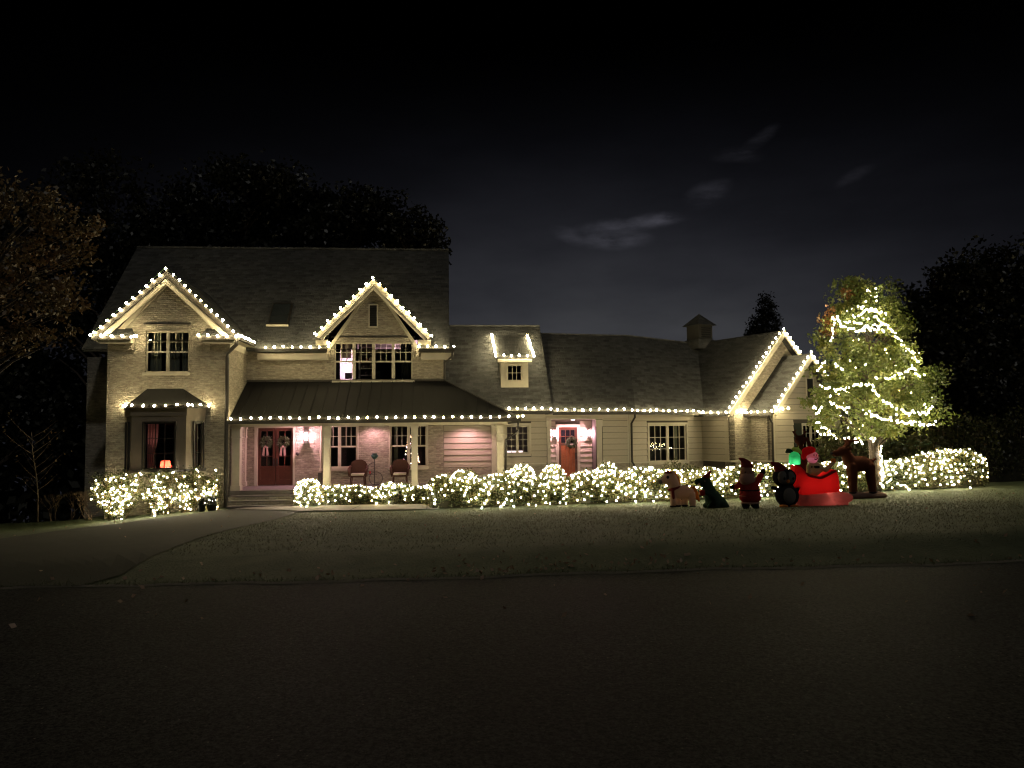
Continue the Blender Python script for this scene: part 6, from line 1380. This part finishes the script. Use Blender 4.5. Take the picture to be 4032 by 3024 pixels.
outl = [(3139, 1826), (3160, 1832), (3175, 1850), (3190, 1865), (3212, 1875), (3235, 1872), (3258, 1862), (3278, 1847), (3296, 1845), (3306, 1872), (3309, 1932), (3240, 1938), (3156, 1944), (3150, 1912), (3127, 1920), (3138, 1880)]
extr([(X(a), Zp(b)) for a, b in outl], -32, 34, 'sleigh_body', F_SL, rt)
blob([('c', (X(3160), -20, Zp(1842)), (X(3190), -30, Zp(1868)), 6, 6), ('c', (X(3190), -31, Zp(1868)), (X(3235), -31, Zp(1878)), 6, 6), ('c', (X(3235), -31, Zp(1878)), (X(3290), -31, Zp(1852)), 6, 6)], k, p, 'rim', F_RED, rt)
blob([('e', X(3165), 0, Zp(1958), 26, 40, 24), ('e', X(3230), 0, Zp(1958), 60, 44, 24), ('e', X(3310), 0, Zp(1958), 62, 42, 25), ('b', X(3150), X(3340), -34, 34, 2, Zp(1950))], k, p, 'base', fabric('pale_red_nylon', (.45, .16, .14), .5), rt)
point('sleigh_light', p+Vector((X(3190)*k, .12, Zp(1905)*k)), (1, .35, .28), 3.8, .12); point('sleigh_light', p+Vector((X(3265)*k, .12, Zp(1895)*k)), (1, .35, .28), 3.8, .12); point('sleigh_light', p+Vector((X(3275)*k, 0, Zp(1960)*k)), (1, .5, .42), 3.0, .06)
dr = empty('inflatable_driver', p+Vector((0, 0, .6)), 'glowing inflatable bearded driver with red cap seated in the sleigh', 'inflatable', IG)
blob([('e', X(3220), 0, Zp(1842), 30, 24, 32), ('c', (X(3240), -10, Zp(1835)), (X(3262), -14, Zp(1848)), 11, 9), ('c', (X(3262), -14, Zp(1848)), (X(3290), -12, Zp(1820)), 10, 9), ('c', (X(3200), -8, Zp(1835)), (X(3196), -20, Zp(1855)), 11, 9)], k, p, 'coat', fabric('pale_coat_nylon', (.46, .36, .25), .4), dr)
blob([('e', X(3215), -4, Zp(1796), 23, 21, 24)], k, p, 'head', fabric('bright_peach_nylon', (.8, .42, .42), .6), dr)
blob([('e', X(3212), -12, Zp(1806), 20, 14, 15)], k, p, 'beard', fabric('bright_white_nylon', (.85, .62, .72), .6), dr)
blob([('e', X(3202), 0, Zp(1772), 28, 24, 17, -12), ('e', X(3183), 2, Zp(1790), 10, 14, 20)], k, p, 'cap', fabric('bright_red_nylon', (.75, .03, .05), .5), dr)
for x in (3213, 3224): blob([('e', X(x), -25, Zp(1788), 2.6, 2, 3.5)], k, p, 'eye', F_BLK, dr, vox=.009)
blob([('c', (X(3214), -27, Zp(1803)), (X(3220), -27, Zp(1806)), 2, 2.4), ('c', (X(3220), -27, Zp(1806)), (X(3229), -23, Zp(1799)), 2.4, 2)], k, p, 'mouth', F_DRED, dr, vox=.009)
blob([('e', X(3220), -28, Zp(1795), 4, 4, 4)], k, p, 'nose', bpy.data.materials['bright_peach_nylon'], dr, vox=.01)
blob([('b', X(3216), X(3234), -27, -22, Zp(1840), Zp(1830))], k, p, 'buckle', F_BLK, dr, vox=.012, smooth=1)
for x in (3202, 3208, 3214): blob([('b', x-3235-2, x-3235+1, -27, -22, Zp(1838), Zp(1830))], k, p, 'button', F_BLK, dr, vox=.012, smooth=1)
for x in (3294,): blob([('e', X(x), -12, Zp(1812), 11, 9, 12)], k, p, 'mitten', F_OR, dr)
point('driver_light', p+Vector((X(3213)*k, -.02, Zp(1802)*k)), (1, .72, .9), 5.0, .03)
g_ = empty('gift_sack', p+Vector((X(3146)*k, 0, .6)), 'glowing green gift sack standing at the back of the sleigh', 'gift sack', IG)
blob([('b', X(3127), X(3164), -16, 18, Zp(1826), Zp(1788)), ('e', X(3146), 0, Zp(1790), 20, 18, 16)], k, p, 'sack', fabric('bright_green_nylon', (.04, .36, .13), .6), g_, smooth=8)
point('sack_light', p+Vector((X(3146)*k, 0, Zp(1818)*k)), (.85, 1, .9), 2.6, .03)
l_ = tag(blob([('e', X(3155), 4, Zp(1768), 20, 12, 10, 20), ('c', (X(3160), 4, Zp(1764)), (X(3166), 4, Zp(1750)), 5, 2), ('c', (X(3168), 4, Zp(1770)), (X(3176), 2, Zp(1784)), 6, 5)], k, p, 'toy_creature', fabric('pale_green_nylon', (.45, .52, .20), .5), None), 'pale green toy head poking out between sack and driver', 'toy', IG)
tag(blob([('e', X(3130), 8, Zp(1772), 16, 10, 9, 25), ('c', (X(3120), 8, Zp(1778)), (X(3112), 8, Zp(1776)), 6, 3)], k, p, 'toy_hat', F_GRN, None), 'dark green hat shape behind the green gift sack', 'toy', IG)
# brown deer rearing behind the sleigh
rt = empty('inflatable_deer', p+Vector((X(3225)*k, 1.0, 0)), 'brown inflatable deer standing behind the sleigh, head above the driver', 'inflatable', IG); pb = p+Vector((0, 1.0, 0)); kb = k*1.04
blob([('c', (X(3225), 0, Zp(1850)), (X(3222), 0, Zp(1775)), 26, 17), ('e', X(3222), -4, Zp(1742), 22, 18, 20), ('c', (X(3222), -12, Zp(1745)), (X(3216), -26, Zp(1758)), 13, 10), ('c', (X(3240), 0, Zp(1790)), (X(3262), 0, Zp(1772)), 9, 8), ('c', (X(3262), 0, Zp(1772)), (X(3252), 0, Zp(1735)), 8, 7)], kb, pb, 'body', F_BRN, rt)
for s_ in (-1, 1): blob([('c', (X(3222)+s_*10, 0, Zp(1726)), (X(3222)+s_*26, 0, Zp(1708)), 5, 4), ('c', (X(3222)+s_*22, 0, Zp(1712)), (X(3222)+s_*14, 0, Zp(1700)), 4, 3)], kb, pb, 'antler', F_BRN, rt, vox=.018)
# reindeer at right, facing right
rt, p, k = infl('inflatable_reindeer', 3400, 1962, 'large brown inflatable reindeer in front of the wrapped tree trunk', 'inflatable')
X = lambda x: x-3400
Zp = lambda y: 1966-y
blob([('e', X(3388), 0, Zp(1830), 54, 32, 30), ('c', (X(3352), -14, Zp(1840)), (X(3352), -14, 24), 21, 14), ('c', (X(3368), 14, Zp(1840)), (X(3370), 16, 24), 19, 13), ('c', (X(3422), -12, Zp(1840)), (X(3430), -14, 24), 21, 14), ('c', (X(3432), 12, Zp(1840)), (X(3446), 14, 24), 19, 13),
      ('c', (X(3352), 0, Zp(1822)), (X(3336), 0, Zp(1788)), 26, 20), ('e', X(3330), 0, Zp(1780), 25, 20, 19), ('c', (X(3326), 0, Zp(1782)), (X(3292), -4, Zp(1790)), 17, 12), ('e', X(3346), -20, Zp(1768), 12, 4, 7, 30), ('e', X(3346), 20, Zp(1768), 12, 4, 7, 30)], k, p, 'body', F_BRN, rt)
for s_ in (-1, 1): blob([('c', (X(3336), s_*10, Zp(1764)), (X(3356), s_*18, Zp(1738)), 6, 5), ('c', (X(3356), s_*18, Zp(1738)), (X(3382), s_*22, Zp(1742)), 5, 4), ('c', (X(3348), s_*15, Zp(1748)), (X(3334), s_*18, Zp(1730)), 5, 3.5)], k, p, 'antler', F_BRN, rt, vox=.018)
blob([('c', (X(3436), 0, Zp(1822)), (X(3452), 0, Zp(1812)), 9, 5)], k, p, 'tail', F_BRN, rt)
blob([('e', X(3280), -4, Zp(1789), 7, 7, 6)], k, p, 'nose', F_BLK, rt, vox=.014)
for (x, y_) in ((3352, -14), (3370, 16), (3430, -14), (3446, 14)): blob([('e', X(x), y_, 24, 16, 15, 9)], k, p, 'hoof', F_BLK, rt)
blob([('e', X(3365), 0, Zp(1954), 50, 36, 16), ('e', X(3440), 0, Zp(1954), 52, 34, 16)], k, p, 'base', fabric('dull_base_nylon', (.20, .13, .11), .2), rt)
